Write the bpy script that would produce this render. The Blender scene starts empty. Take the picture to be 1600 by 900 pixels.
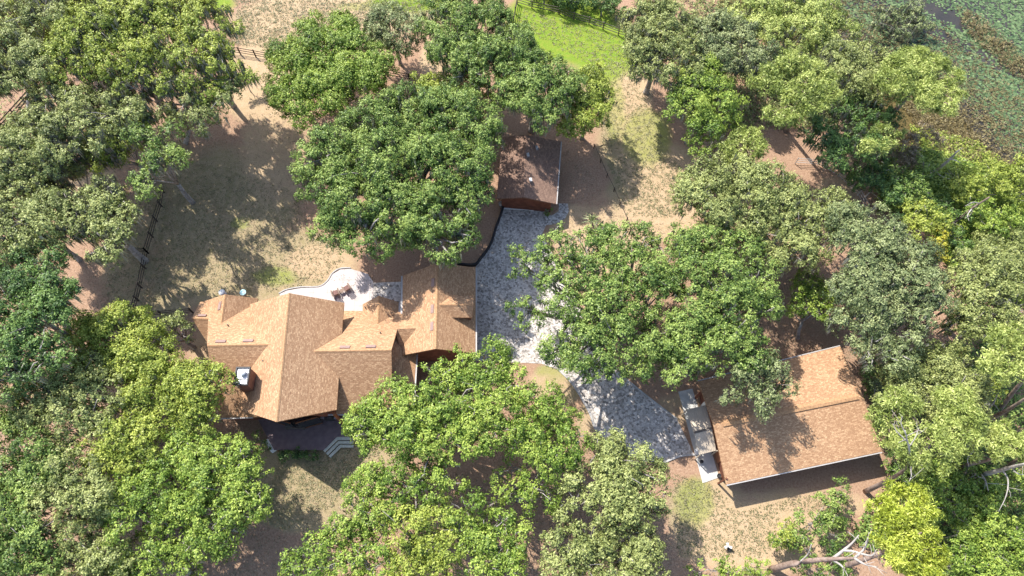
import bpy, math, random
import numpy as np
from mathutils import Vector
C = bpy.context.scene.collection
S = bpy.context.scene
random.seed(7)
rng = np.random.default_rng(11)
PI = math.pi
# ------------------------------------------------------------------ camera
H = 70.0                      # drone height in metres
TILT = math.radians(25)       # away from straight down
FPX = 1066.7                  # 24 mm lens on 36 mm, in pixels of a 1600 px wide picture
cam = bpy.data.objects.new('camera', bpy.data.cameras.new('camera'))
C.objects.link(cam)
cam.location = (0, 0, H)
cam.rotation_euler = (TILT, 0, 0)
cam.data.lens = 24
cam.data.sensor_width = 36
cam.data.clip_start = 0.5
cam.data.clip_end = 9000
S.camera = cam
# ------------------------------------------------------------------ sky, sun, exposure
SUN_EL = math.radians(50.2)
SUN_AZ = math.radians(40.5)   # west of north (the picture's up)
w = bpy.data.worlds.new('World')
S.world = w
w.use_nodes = True
nt = w.node_tree
nt.nodes.clear()
sky = nt.nodes.new('ShaderNodeTexSky')
sky.sky_type = 'NISHITA'
sky.sun_disc = False
sky.sun_elevation = SUN_EL
sky.sun_rotation = -SUN_AZ
sky.dust_density = 1.4
bgn = nt.nodes.new('ShaderNodeBackground')
bgn.inputs['Strength'].default_value = 0.15
wo = nt.nodes.new('ShaderNodeOutputWorld')
nt.links.new(sky.outputs[0], bgn.inputs[0])
nt.links.new(bgn.outputs[0], wo.inputs[0])
sun = bpy.data.objects.new('sun', bpy.data.lights.new('sun', 'SUN'))
C.objects.link(sun)
sun.data.energy = 4.15
sun.data.angle = math.radians(0.5)
sun.data.color = (1.0, 0.95, 0.87)
sd = Vector((-math.sin(SUN_AZ) * math.cos(SUN_EL), math.cos(SUN_AZ) * math.cos(SUN_EL), math.sin(SUN_EL)))
sun.rotation_euler = sd.to_track_quat('Z', 'Y').to_euler()
sun.location = sd * 200
S.view_settings.view_transform = 'Standard'
S.view_settings.look = 'None'
S.view_settings.gamma = 1
S.view_settings.exposure = 0.98


# ------------------------------------------------------------------ survey: picture point + height -> place
CT, ST = math.cos(TILT), math.sin(TILT)


def px(u, v, z=0.0):
    x = (u - 800) / FPX
    y = (450 - v) / FPX
    d = Vector((x, y * CT + ST, y * ST - CT))
    s = (H - z) / -d.z
    return Vector((d.x * s, d.y * s, z))


def ppm(p):                   # pixels per metre at a place
    return FPX / (p[1] * ST + (H - p[2]) * CT)


def proj(x, y):
    zc = y * ST + H * CT
    yc = y * CT - H * ST
    return 800 + FPX * x / zc, 450 - FPX * yc / zc


# ------------------------------------------------------------------ materials
def mat(name):
    m = bpy.data.materials.new(name)
    m.use_nodes = True
    n = m.node_tree
    n.nodes.clear()
    out = n.nodes.new('ShaderNodeOutputMaterial')
    return m, n, out


def nd(n, typ, **kw):
    o = n.nodes.new(typ)
    for k, v in kw.items():
        if k.startswith('i_'):
            o.inputs[k[2:].replace('_', ' ')].default_value = v
        else:
            setattr(o, k, v)
    return o


def ramp(n, fac, stops):
    r = n.nodes.new('ShaderNodeValToRGB')
    el = r.color_ramp.elements
    while len(el) < len(stops):
        el.new(0.5)
    for e, (p, c) in zip(el, stops):
        e.position = p
        e.color = (c[0], c[1], c[2], 1) if hasattr(c, '__len__') else (c, c, c, 1)
    n.links.new(fac, r.inputs[0])
    return r.outputs[0]


def mix(n, fac, a, b, typ='MIX'):
    m = n.nodes.new('ShaderNodeMix')
    m.data_type = 'RGBA'
    m.blend_type = typ
    for sock, val in ((m.inputs[0], fac), (m.inputs[6], a), (m.inputs[7], b)):
        if hasattr(val, 'is_linked'):
            n.links.new(val, sock)
        elif hasattr(val, '__len__'):
            sock.default_value = (val[0], val[1], val[2], 1)
        else:
            sock.default_value = val
    return m.outputs[2]


def math_(n, op, a, b=0.0, clamp=False):
    m = n.nodes.new('ShaderNodeMath')
    m.operation = op
    m.use_clamp = clamp
    for sock, val in ((m.inputs[0], a), (m.inputs[1], b)):
        if hasattr(val, 'is_linked'):
            n.links.new(val, sock)
        else:
            sock.default_value = val
    return m.outputs[0]


def noise(n, vec, scale, detail=4, rough=0.55, dist=0.0):
    t = n.nodes.new('ShaderNodeTexNoise')
    t.inputs['Scale'].default_value = scale
    t.inputs['Detail'].default_value = detail
    t.inputs['Roughness'].default_value = rough
    t.inputs['Distortion'].default_value = dist
    if vec is not None:
        n.links.new(vec, t.inputs['Vector'])
    return t.outputs['Fac']


def bsdf(n, out, col, rough=0.85, bump=None, bstr=0.4, bdist=0.05, spec=0.3, metal=0.0):
    b = n.nodes.new('ShaderNodeBsdfPrincipled')
    if hasattr(col, 'is_linked'):
        n.links.new(col, b.inputs['Base Color'])
    else:
        b.inputs['Base Color'].default_value = (col[0], col[1], col[2], 1)
    if hasattr(rough, 'is_linked'):
        n.links.new(rough, b.inputs['Roughness'])
    else:
        b.inputs['Roughness'].default_value = rough
    b.inputs['Specular IOR Level'].default_value = spec
    b.inputs['Metallic'].default_value = metal
    if bump is not None:
        bp = n.nodes.new('ShaderNodeBump')
        bp.inputs['Strength'].default_value = bstr
        bp.inputs['Distance'].default_value = bdist
        n.links.new(bump, bp.inputs['Height'])
        n.links.new(bp.outputs[0], b.inputs['Normal'])
    n.links.new(b.outputs[0], out.inputs[0])
    return b


def geo_pos(n):
    return n.nodes.new('ShaderNodeNewGeometry').outputs['Position']


def plain(name, col, rough=0.7, var=0.25, scale=3.0, metal=0.0, spec=0.3, bump=0.0):
    m, n, out = mat(name)
    p = geo_pos(n)
    f = noise(n, p, scale, 5)
    d = tuple(c * (1 - var) for c in col)
    l = tuple(min(1, c * (1 + var)) for c in col)
    c = ramp(n, f, [(0.3, d), (0.7, l)])
    bsdf(n, out, c, rough, f if bump else None, bump or 0.1, 0.03, spec, metal)
    return m


def shingle_mat(name, dark, mid, light):
    """architectural shingles in courses, laid along the slope (UV in metres)"""
    m, n, out = mat(name)
    uv = n.nodes.new('ShaderNodeUVMap').outputs[0]
    br = n.nodes.new('ShaderNodeTexBrick')
    br.offset = 0.37
    br.offset_frequency = 2
    br.inputs['Color1'].default_value = (0, 0, 0, 1)
    br.inputs['Color2'].default_value = (1, 1, 1, 1)
    br.inputs['Mortar'].default_value = (0.12, 0.12, 0.12, 1)
    br.inputs['Scale'].default_value = 1
    br.inputs['Mortar Size'].default_value = 0.012
    br.inputs['Bias'].default_value = 0
    br.inputs['Brick Width'].default_value = 0.27
    br.inputs['Row Height'].default_value = 0.15
    n.links.new(uv, br.inputs['Vector'])
    p = geo_pos(n)
    f1 = noise(n, p, 10.5, 2, 0.7)
    f2 = noise(n, p, 0.35, 4)
    a = math_(n, 'MULTIPLY', br.outputs['Color'], 0.26)
    a = math_(n, 'ADD', a, math_(n, 'MULTIPLY', f1, 0.78))
    a = math_(n, 'ADD', a, math_(n, 'MULTIPLY', f2, 0.14))
    c = ramp(n, a, [(0.22, dark), (0.58, mid), (0.84, light), (0.97, tuple(min(1, x * 1.35) for x in light))])
    bsdf(n, out, c, 0.92, br.outputs['Color'], 0.5, 0.03, 0.2)
    return m


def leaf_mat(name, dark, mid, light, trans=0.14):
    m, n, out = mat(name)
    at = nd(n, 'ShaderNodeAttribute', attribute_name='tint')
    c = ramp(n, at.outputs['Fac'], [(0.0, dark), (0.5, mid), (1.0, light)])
    d = n.nodes.new('ShaderNodeBsdfPrincipled')
    d.inputs['Roughness'].default_value = 0.5
    d.inputs['Specular IOR Level'].default_value = 0.35
    n.links.new(c, d.inputs['Base Color'])
    t = n.nodes.new('ShaderNodeBsdfTranslucent')
    c2 = mix(n, 0.5, c, (1.0, 1.0, 0.25), 'MULTIPLY')
    n.links.new(c2, t.inputs['Color'])
    ms = n.nodes.new('ShaderNodeMixShader')
    ms.inputs[0].default_value = trans
    n.links.new(d.outputs[0], ms.inputs[1])
    n.links.new(t.outputs[0], ms.inputs[2])
    n.links.new(ms.outputs[0], out.inputs[0])
    return m


M = {}
M['roof'] = shingle_mat('roof_shingles', (0.215, 0.122, 0.068), (0.385, 0.228, 0.13), (0.64, 0.43, 0.255))
M['roof_old'] = shingle_mat('weathered_shingles', (0.11, 0.07, 0.055), (0.225, 0.145, 0.11), (0.36, 0.24, 0.175))
M['cap'] = plain('ridge_cap', (0.40, 0.235, 0.125), 0.9, 0.3, 6)
M['vent'] = plain('vent_metal', (0.29, 0.20, 0.175), 0.6, 0.12, 4)
M['wood'] = plain('cedar_siding', (0.175, 0.068, 0.042), 0.75, 0.3, 2)
M['timber'] = plain('timber', (0.23, 0.095, 0.04), 0.7, 0.3, 3)
M['door'] = plain('stained_door', (0.30, 0.125, 0.062), 0.55, 0.2, 3)
M['dark'] = plain('dark_metal', (0.03, 0.03, 0.034), 0.5, 0.3, 3)
M['soffit'] = plain('fascia', (0.10, 0.06, 0.042), 0.8, 0.2, 3)
M['gutter'] = plain('gutter_metal', (0.42, 0.40, 0.385), 0.45, 0.1, 2)
M['white'] = plain('white_paint', (0.8, 0.8, 0.79), 0.5, 0.06, 3)
M['steel'] = plain('galvanised_steel', (0.62, 0.64, 0.67), 0.35, 0.12, 3, metal=0.6)
M['chimney'] = plain('chimney_siding', (0.175, 0.09, 0.06), 0.8, 0.25, 3)
M['glass'] = plain('window_glass', (0.02, 0.026, 0.03), 0.06, 0.1, 1, spec=0.8)
M['fence'] = plain('dark_fence', (0.062, 0.047, 0.038), 0.8, 0.35, 4)
M['oldfence'] = plain('weathered_fence', (0.13, 0.11, 0.095), 0.85, 0.35, 4)
M['tan'] = plain('tan_metal', (0.50, 0.425, 0.335), 0.5, 0.08, 2)
M['deck'] = plain('deck', (0.135, 0.10, 0.115), 0.8, 0.2, 4)
M['step'] = plain('step_boards', (0.50, 0.50, 0.42), 0.8, 0.15, 4)
M['concrete'] = plain('concrete', (0.50, 0.49, 0.46), 0.9, 0.18, 1.5, bump=0.2)
M['kerb'] = plain('kerb', (0.40, 0.385, 0.37), 0.9, 0.2, 2)
M['chair'] = plain('brown_chair', (0.20, 0.13, 0.095), 0.6, 0.2, 4)
M['cushion'] = plain('cushion', (0.20, 0.115, 0.10), 0.9, 0.2, 4)
M['teal'] = plain('pale_blue_glaze', (0.42, 0.66, 0.68), 0.25, 0.12, 4, spec=0.6)
M['terracotta'] = plain('terracotta', (0.36, 0.15, 0.08), 0.8, 0.2, 4)
M['stone'] = plain('pale_stone', (0.42, 0.40, 0.36), 0.9, 0.3, 3, bump=0.4)
M['black_edge'] = plain('black_edging', (0.022, 0.022, 0.025), 0.6, 0.3, 2)


def bark_mat(name, dark, light):
    m, n, out = mat(name)
    p = geo_pos(n)
    f = noise(n, p, 2.5, 6, 0.65)
    c = ramp(n, f, [(0.3, dark), (0.7, light)])
    bsdf(n, out, c, 0.95, f, 0.6, 0.05, 0.15)
    return m


M['bark'] = bark_mat('oak_bark', (0.15, 0.13, 0.115), (0.46, 0.425, 0.39))
M['pinebark'] = bark_mat('pine_bark', (0.13, 0.085, 0.065), (0.36, 0.28, 0.235))
M['deadwood'] = bark_mat('bleached_wood', (0.25, 0.225, 0.20), (0.54, 0.50, 0.46))
M['moss'] = leaf_mat('spanish_moss', (0.13, 0.135, 0.105), (0.22, 0.225, 0.18), (0.36, 0.36, 0.30), 0.2)
PAL = {
    'oak': ((0.04, 0.085, 0.016), (0.125, 0.205, 0.04), (0.33, 0.42, 0.10)),
    'bright': ((0.055, 0.11, 0.014), (0.17, 0.265, 0.036), (0.39, 0.48, 0.09)),
    'lime': ((0.085, 0.125, 0.016), (0.24, 0.305, 0.042), (0.46, 0.51, 0.10)),
    'grey': ((0.06, 0.09, 0.036), (0.17, 0.215, 0.08), (0.37, 0.41, 0.18)),
    'olive': ((0.075, 0.10, 0.03), (0.21, 0.25, 0.07), (0.42, 0.455, 0.16)),
    'dark': ((0.02, 0.055, 0.016), (0.07, 0.14, 0.034), (0.21, 0.32, 0.075)),
    'pine': ((0.12, 0.16, 0.015), (0.345, 0.41, 0.04), (0.60, 0.65, 0.12)),
    'palepine': ((0.12, 0.16, 0.035), (0.30, 0.37, 0.085), (0.53, 0.58, 0.18)),
    'gold': ((0.18, 0.17, 0.015), (0.36, 0.35, 0.03), (0.52, 0.49, 0.07)),
    'brown': ((0.11, 0.08, 0.045), (0.25, 0.19, 0.115), (0.40, 0.32, 0.21)),
    'reed': ((0.075, 0.058, 0.025), (0.18, 0.14, 0.058), (0.30, 0.25, 0.11)),
    'weed': ((0.10, 0.10, 0.045), (0.22, 0.21, 0.10), (0.35, 0.325, 0.18)),
    'pad': ((0.045, 0.085, 0.035), (0.115, 0.18, 0.075), (0.24, 0.32, 0.14)),
}
for k, v in PAL.items():
    M['leaf_' + k] = leaf_mat('foliage_' + k, *v)


# ------------------------------------------------------------------ mesh helpers
class MB:
    def __init__(self):
        self.v = []
        self.f = []
        self.uv = {}

    def poly(self, pts, uv=None):
        i = len(self.v)
        self.v += [tuple(p) for p in pts]
        self.f.append(tuple(range(i, i + len(pts))))
        if uv:
            self.uv[len(self.f) - 1] = uv

    def prism(self, pts, dz):
        """top polygon (counter-clockwise from above) with its sides and bottom dz lower"""
        n = len(pts)
        i = len(self.v)
        self.v += [tuple(p) for p in pts] + [(p[0], p[1], p[2] - dz) for p in pts]
        self.f.append(tuple(range(i, i + n)))
        self.f.append(tuple(range(i + 2 * n - 1, i + n - 1, -1)))
        for k in range(n):
            l = (k + 1) % n
            self.f.append((i + k, i + n + k, i + n + l, i + l))

    def box(self, c, s, rz=0.0):
        hx, hy, hz = s[0] / 2, s[1] / 2, s[2] / 2
        ca, sa = math.cos(rz), math.sin(rz)
        pts = [(c[0] + x * ca - y * sa, c[1] + x * sa + y * ca, c[2] + hz) for x, y in ((-hx, -hy), (hx, -hy), (hx, hy), (-hx, hy))]
        self.prism(pts, s[2])

    def beam(self, a, b, wd, ht):
        """rectangular bar from a to b"""
        a, b = Vector(a), Vector(b)
        d = (b - a).normalized()
        up = Vector((0, 0, 1)) if abs(d.z) < 0.95 else Vector((0, 1, 0))
        s = d.cross(up).normalized() * wd / 2
        t = s.cross(d).normalized() * ht / 2
        i = len(self.v)
        for p in (a, b):
            for q in (s + t, -s + t, -s - t, s - t):
                self.v.append(tuple(p + q))
        self.f += [(i + 3, i + 2, i + 1, i), (i + 4, i + 5, i + 6, i + 7)]
        for k in range(4):
            l = (k + 1) % 4
            self.f.append((i + k, i + l, i + 4 + l, i + 4 + k))

    def tube(self, pts, rad, n=6):
        pts = [Vector(p) for p in pts]
        i = len(self.v)
        for k, p in enumerate(pts):
            d = (pts[min(k + 1, len(pts) - 1)] - pts[max(k - 1, 0)]).normalized()
            up = Vector((0, 0, 1)) if abs(d.z) < 0.9 else Vector((1, 0, 0))
            s = d.cross(up).normalized()
            t = s.cross(d)
            for j in range(n):
                a = 2 * PI * j / n
                self.v.append(tuple(p + (s * math.cos(a) + t * math.sin(a)) * rad[k]))
        for k in range(len(pts) - 1):
            for j in range(n):
                l = (j + 1) % n
                self.f.append((i + k * n + j, i + k * n + l, i + (k + 1) * n + l, i + (k + 1) * n + j))
        self.f.append(tuple(i + j for j in range(n - 1, -1, -1)))
        self.f.append(tuple(i + (len(pts) - 1) * n + j for j in range(n)))

    def lathe(self, c, prof, n=16):
        i = len(self.v)
        for r, z in prof:
            for j in range(n):
                a = 2 * PI * j / n
                self.v.append((c[0] + r * math.cos(a), c[1] + r * math.sin(a), c[2] + z))
        for k in range(len(prof) - 1):
            for j in range(n):
                l = (j + 1) % n
                self.f.append((i + k * n + j, i + k * n + l, i + (k + 1) * n + l, i + (k + 1) * n + j))
        self.f.append(tuple(i + j for j in range(n - 1, -1, -1)))
        self.f.append(tuple(i + (len(prof) - 1) * n + j for j in range(n)))

    def build(self, name, m, parent=None, smooth=False):
        off = Vector(parent_world(parent)) if parent else Vector((0, 0, 0))
        me = bpy.data.meshes.new(name)
        me.from_pydata([tuple(Vector(v) - off) for v in self.v], [], self.f)
        if self.uv:
            ul = me.uv_layers.new(name='UVMap')
            for fi, uvs in self.uv.items():
                for li, q in zip(me.polygons[fi].loop_indices, uvs):
                    ul.data[li].uv = q
        if smooth:
            me.polygons.foreach_set('use_smooth', [True] * len(me.polygons))
        me.materials.append(m)
        o = bpy.data.objects.new(name, me)
        C.objects.link(o)
        if parent:
            o.parent = parent
        return o


def parent_world(p):
    v = Vector((0, 0, 0))
    while p:
        v += p.location
        p = p.parent
    return v


def tag(o, label=None, cat=None, group=None, kind=None):
    if label:
        o['label'] = label
    if cat:
        o['category'] = cat
    if group:
        o['group'] = group
    if kind:
        o['kind'] = kind
    return o


def thing(name, loc, label, cat, group=None):
    o = bpy.data.objects.new(name, None)
    C.objects.link(o)
    o.location = loc
    o.empty_display_size = 0.3
    return tag(o, label, cat, group)


def in_poly(U, V, poly):
    r = np.zeros(U.shape, bool)
    n = len(poly)
    for i in range(n):
        x1, y1 = poly[i]
        x2, y2 = poly[(i + 1) % n]
        c = ((y1 > V) != (y2 > V)) & (U < (x2 - x1) * (V - y1) / (y2 - y1 + 1e-9) + x1)
        r ^= c
    return r


def smooth_line(pts, k=4):
    """Catmull-Rom through points"""
    P = [Vector(p) for p in pts]
    P = [P[0] * 2 - P[1]] + P + [P[-1] * 2 - P[-2]]
    out = []
    for i in range(1, len(P) - 2):
        for j in range(k):
            t = j / k
            a, b, c, d = P[i - 1], P[i], P[i + 1], P[i + 2]
            out.append(0.5 * ((2 * b) + (c - a) * t + (2 * a - 5 * b + 4 * c - d) * t * t + (3 * b - a - 3 * c + d) * t ** 3))
    out.append(P[-2])
    return out


# ------------------------------------------------------------------ GROUND
LAKE = [(1245, -60), (1300, 50), (1385, 100), (1455, 125), (1500, 170), (1555, 235), (1630, 285), (1900, 330), (2300, 200), (2300, -500), (1265, -500)]
lake_w = [px(u, v)[:2] if v > -200 else None for u, v in LAKE]


def lake_depth(X, Y):
    """signed distance-like value, positive inside the lake (metres)"""
    sh = [px(u, v)[:2] for u, v in LAKE[:8]]
    sh = [(sh[0][0] - 60, sh[0][1] + 120)] + sh + [(sh[-1][0] + 200, sh[-1][1] - 20)]
    d = np.full(X.shape, 1e9)
    side = np.zeros(X.shape)
    for (x1, y1), (x2, y2) in zip(sh[:-1], sh[1:]):
        dx, dy = x2 - x1, y2 - y1
        L = dx * dx + dy * dy
        t = np.clip(((X - x1) * dx + (Y - y1) * dy) / L, 0, 1)
        qx, qy = x1 + t * dx, y1 + t * dy
        dd = np.hypot(X - qx, Y - qy)
        cr = dx * (Y - y1) - dy * (X - x1)
        m = dd < d
        d = np.where(m, dd, d)
        side = np.where(m, np.sign(cr), side)
    return d * side


def ground_z(X, Y):
    d = lake_depth(X, Y)
    return np.where(d > -8, -np.clip((d + 8) / 14, 0, 1) ** 1.3 * 0.9, 0.0)


def gz(x, y):
    return float(ground_z(np.array([x]), np.array([y]))[0])


fx = np.arange(-92, 92.1, 0.6)
fy = np.arange(-8, 100.1, 0.6)
xs = np.concatenate(([-6000, -3000, -1200, -500, -220, -130], fx, [130, 220, 500, 1200, 3000, 6000]))
ys = np.concatenate(([-6000, -3000, -1200, -500, -180, -60, -25], fy, [110, 130, 180, 300, 600, 1500, 3000, 6000]))
X, Y = np.meshgrid(xs, ys)
Z = ground_z(X, Y)
nx, ny = len(xs), len(ys)
co = np.stack([X, Y, Z], -1).reshape(-1, 3)
ii = np.arange(nx * ny).reshape(ny, nx)
quads = np.stack([ii[:-1, :-1], ii[:-1, 1:], ii[1:, 1:], ii[1:, :-1]], -1).reshape(-1, 4)


def fast_mesh(name, co, faces, k, m, tint=None, extra=None):
    me = bpy.data.meshes.new(name)
    me.vertices.add(len(co))
    me.vertices.foreach_set('co', np.ascontiguousarray(co, dtype=np.float32).ravel())
    nf = len(faces)
    me.loops.add(nf * k)
    me.loops.foreach_set('vertex_index', np.ascontiguousarray(faces, dtype=np.int32).ravel())
    me.polygons.add(nf)
    me.polygons.foreach_set('loop_start', np.arange(0, nf * k, k, dtype=np.int32))
    if tint is not None:
        a = me.attributes.new('tint', 'FLOAT', 'POINT')
        a.data.foreach_set('value', np.ascontiguousarray(tint, dtype=np.float32))
    if extra is not None:
        for nm, val in extra.items():
            a = me.attributes.new(nm, 'FLOAT', 'POINT')
            a.data.foreach_set('value', np.ascontiguousarray(val, dtype=np.float32))
    me.materials.append(m)
    me.update(calc_edges=True)
    me.validate()
    return me


# soil zones (what grows or lies where), surveyed as soft discs: picture u, v, radii
def zone(discs):
    wgt = np.zeros(X.shape)
    zc = Y * ST + H * CT
    ok = zc > 5
    U = np.where(ok, 800 + FPX * X / np.where(ok, zc, 1), 1e6)
    V = np.where(ok, 450 - FPX * (Y * CT - H * ST) / np.where(ok, zc, 1), 1e6)
    for u, v, ru, rv, s in discs:
        d = np.sqrt(((U - u) / ru) ** 2 + ((V - v) / rv) ** 2)
        wgt = np.maximum(wgt, s * np.clip((1.25 - d) / 0.5, 0, 1))
    return wgt.ravel()


SAND = [(900, 360, 40, 40, .9), (960, 400, 60, 60, .7), (935, 350, 40, 25, .8), (1060, 640, 40, 30, .5),(430, 130, 60, 60, .8), (385, 130, 45, 60, .7), (430, 240, 60, 90, .55), (500, 30, 130, 50, .75), (420, 70, 40, 25, 1), (690, 95, 35, 35, .8),
        (1050, 285, 45, 60, .9), (1030, 330, 60, 45, 1), (985, 150, 35, 75, .8), (1000, 240, 40, 70, .6), (960, 330, 50, 40, .35),
        (1180, 840, 130, 60, .75), (1240, 790, 150, 30, .5), (1130, 790, 40, 60, .5), (500, 410, 60, 30, .6), (450, 790, 60, 60, .25), (860, 600, 40, 30, .5), (930, 660, 30, 30, .5),
        (130, 290, 60, 40, .6), (560, 720, 60, 50, .35), (1310, 300, 40, 30, .5), (1480, 200, 20, 20, .2), (680, 800, 30, 30, .6), (330, 560, 40, 50, .5)]
GREEN = [(880, 45, 90, 55, 1), (940, 100, 45, 35, .75), (985, 85, 20, 30, .8), (930, 70, 70, 40, .9), (840, 30, 50, 40, 1), (1010, 215, 45, 50, .55), (960, 170, 20, 60, .5), (430, 432, 38, 18, .55), (375, 350, 20, 12, .5), (870, 580, 40, 14, .5),
         (1085, 785, 35, 45, .55), (640, 5, 70, 14, .9), (330, 5, 40, 15, .8), (640, 30, 30, 15, .4), (560, 10, 40, 8, .5), (400, 480, 60, 20, .2), (860, 600, 30, 20, .3)]
DRY = [(400, 420, 160, 70, .8), (340, 330, 130, 110, .6), (240, 420, 90, 110, .5), (480, 760, 110, 70, 1), (560, 720, 70, 60, 1), (500, 40, 150, 50, .6), (870, 600, 40, 40, .8), (990, 300, 45, 60, .6), (950, 120, 60, 60, .6),
       (990, 230, 60, 70, .6), (1100, 800, 60, 60, .7), (1200, 790, 80, 30, .4), (440, 440, 80, 40, .9), (640, 20, 70, 30, .6), (930, 660, 30, 40, .6)]
MARSH = [(1500, 250, 120, 90, 1), (1420, 130, 120, 90, 1), (1350, 60, 90, 70, 1), (1560, 300, 100, 70, 1), (1250, 30, 120, 40, .7), (1180, 10, 60, 30, .8), (1550, 380, 80, 60, .5), (1450, 300, 60, 60, .7), (90, 20, 60, 30, .5)]
zx = {'sand': zone(SAND), 'green': zone(GREEN), 'dry': zone(DRY), 'marsh': zone(MARSH)}

m, n, out = mat('yard_soil')
p = geo_pos(n)


def attr(nm):
    return nd(n, 'ShaderNodeAttribute', attribute_name=nm).outputs['Fac']


n_big = noise(n, p, 0.22, 5, 0.6, 0.4)
n_mid = noise(n, p, 1.3, 5, 0.65)
n_fin = noise(n, p, 5.0, 5, 0.75)
n_grn = noise(n, p, 9.0, 3, 0.8)


def gate(w, nz, soft=0.35, gain=1.0):
    a = math_(n, 'ADD', math_(n, 'MULTIPLY', w, 1.25 * gain), math_(n, 'MULTIPLY', nz, 1.0))
    a = math_(n, 'SUBTRACT', a, 0.85)
    return math_(n, 'DIVIDE', a, soft, True)


litter = ramp(n, n_fin, [(0.25, (0.17, 0.10, 0.065)), (0.5, (0.35, 0.225, 0.15)), (0.78, (0.53, 0.385, 0.275))])
litter = mix(n, math_(n, 'MULTIPLY', n_mid, 0.35), litter, (0.36, 0.225, 0.15))
sand = ramp(n, n_grn, [(0.2, (0.25, 0.165, 0.098)), (0.45, (0.46, 0.328, 0.205)), (0.8, (0.60, 0.455, 0.31))])
sand = mix(n, ramp(n, n_mid, [(0.4, 0.0), (0.75, 0.7)]), sand, (0.33, 0.255, 0.14))
dryg = ramp(n, n_grn, [(0.2, (0.17, 0.125, 0.065)), (0.5, (0.355, 0.275, 0.165)), (0.8, (0.51, 0.42, 0.28))])
dryg = mix(n, ramp(n, n_mid, [(0.45, 0.0), (0.7, 0.6)]), dryg, (0.22, 0.20, 0.085))
grass = ramp(n, n_grn, [(0.2, (0.09, 0.16, 0.016)), (0.5, (0.17, 0.27, 0.03)), (0.8, (0.28, 0.36, 0.065))])
grass = mix(n, ramp(n, n_mid, [(0.42, 0.0), (0.75, 0.75)]), grass, (0.30, 0.29, 0.06))
marsh = ramp(n, n_fin, [(0.2, (0.045, 0.035, 0.015)), (0.5, (0.12, 0.09, 0.035)), (0.8, (0.22, 0.17, 0.08))])
col = mix(n, gate(attr('dry'), n_big), litter, dryg)
col = mix(n, gate(attr('sand'), n_mid), col, sand)
g_n = math_(n, 'ADD', math_(n, 'MULTIPLY', n_mid, .6), math_(n, 'MULTIPLY', n_fin, .4))
col = mix(n, gate(attr('green'), g_n, 0.65), col, grass)
col = mix(n, gate(attr('marsh'), n_big, 0.3), col, marsh)
fleck = ramp(n, noise(n, p, 7.0, 2, 0.9), [(0.3, 0.55), (0.42, 1.0)])
col = mix(n, 0.8, col, fleck, 'MULTIPLY')
bsdf(n, out, col, 0.97, n_grn, 0.7, 0.08, 0.1)
M['soil'] = m
me = fast_mesh('ground', co, quads, 4, m, extra=zx)
g = bpy.data.objects.new('ground', me)
C.objects.link(g)
tag(g, kind='structure')

# lake water
m, n, out = mat('lake_water')
p = geo_pos(n)
f = noise(n, p, 0.5, 4)
c = ramp(n, f, [(0.3, (0.028, 0.026, 0.022)), (0.7, (0.06, 0.05, 0.038))])
bsdf(n, out, c, 0.12, noise(n, p, 3.0, 3), 0.15, 0.02, 0.5)
M['water'] = m
b = MB()
wp = [px(u, v)[:2] for u, v in LAKE[:8]]
ring = [(a[0], a[1], -0.42) for a in wp]
cx = ring[0]
far = [(900, ring[-1][1] - 60, -0.42), (900, 1100, -0.42), (-40, 1100, -0.42)]
ring2 = [(q[0] - 9, q[1] - 9, -0.42) for q in ring]
b.poly(ring2 + far)
tag(b.build('lake_water', M['water']), kind='structure')

# ------------------------------------------------------------------ PAVING
m, n, out = mat('stamped_pavers')
p = geo_pos(n)
vo = nd(n, 'ShaderNodeTexVoronoi', feature='F1', i_Scale=5.0)
vo.inputs['Randomness'].default_value = 0.8
n.links.new(p, vo.inputs['Vector'])
ve = nd(n, 'ShaderNodeTexVoronoi', feature='DISTANCE_TO_EDGE', i_Scale=5.0)
ve.inputs['Randomness'].default_value = 0.8
n.links.new(p, ve.inputs['Vector'])
sep = n.nodes.new('ShaderNodeSeparateColor')
n.links.new(vo.outputs['Color'], sep.inputs[0])
a = math_(n, 'ADD', math_(n, 'MULTIPLY', sep.outputs[0], 0.6), math_(n, 'MULTIPLY', noise(n, p, 9.0, 4, 0.75), 0.6))
c = ramp(n, a, [(0.28, (0.20, 0.18, 0.165)), (0.5, (0.46, 0.42, 0.385)), (0.85, (0.68, 0.63, 0.58))])
edge = ramp(n, ve.outputs['Distance'], [(0.0, 0.55), (0.05, 1.0)])
c = mix(n, 1.0, c, edge, 'MULTIPLY')
c = mix(n, ramp(n, noise(n, p, 0.35, 5, 0.7, 0.5), [(0.48, 0.0), (0.7, 0.5)]), c, (0.26, 0.225, 0.19))
bsdf(n, out, c, 0.9, edge, 0.5, 0.02, 0.2)
M['paver'] = m
m, n, out = mat('pink_patio')
p = geo_pos(n)
f = noise(n, p, 1.2, 5)
c = ramp(n, f, [(0.3, (0.46, 0.405, 0.385)), (0.7, (0.57, 0.51, 0.49))])
c = mix(n, ramp(n, noise(n, p, 0.5, 5, 0.7), [(0.5, 0.0), (0.75, 0.45)]), c, (0.33, 0.28, 0.255))
jb = n.nodes.new('ShaderNodeTexBrick')
jb.inputs['Scale'].default_value = 1
jb.inputs['Brick Width'].default_value = 1.6
jb.inputs['Row Height'].default_value = 1.6
jb.inputs['Mortar Size'].default_value = 0.02
jb.inputs['Color1'].default_value = jb.inputs['Color2'].default_value = (1, 1, 1, 1)
jb.inputs['Mortar'].default_value = (0.62, 0.62, 0.62, 1)
jb.offset = 0.0
n.links.new(p, jb.inputs['Vector'])
c = mix(n, 1.0, c, jb.outputs['Color'], 'MULTIPLY')
bsdf(n, out, c, 0.85, noise(n, p, 12, 3), 0.15, 0.01)
M['patio'] = m


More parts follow.
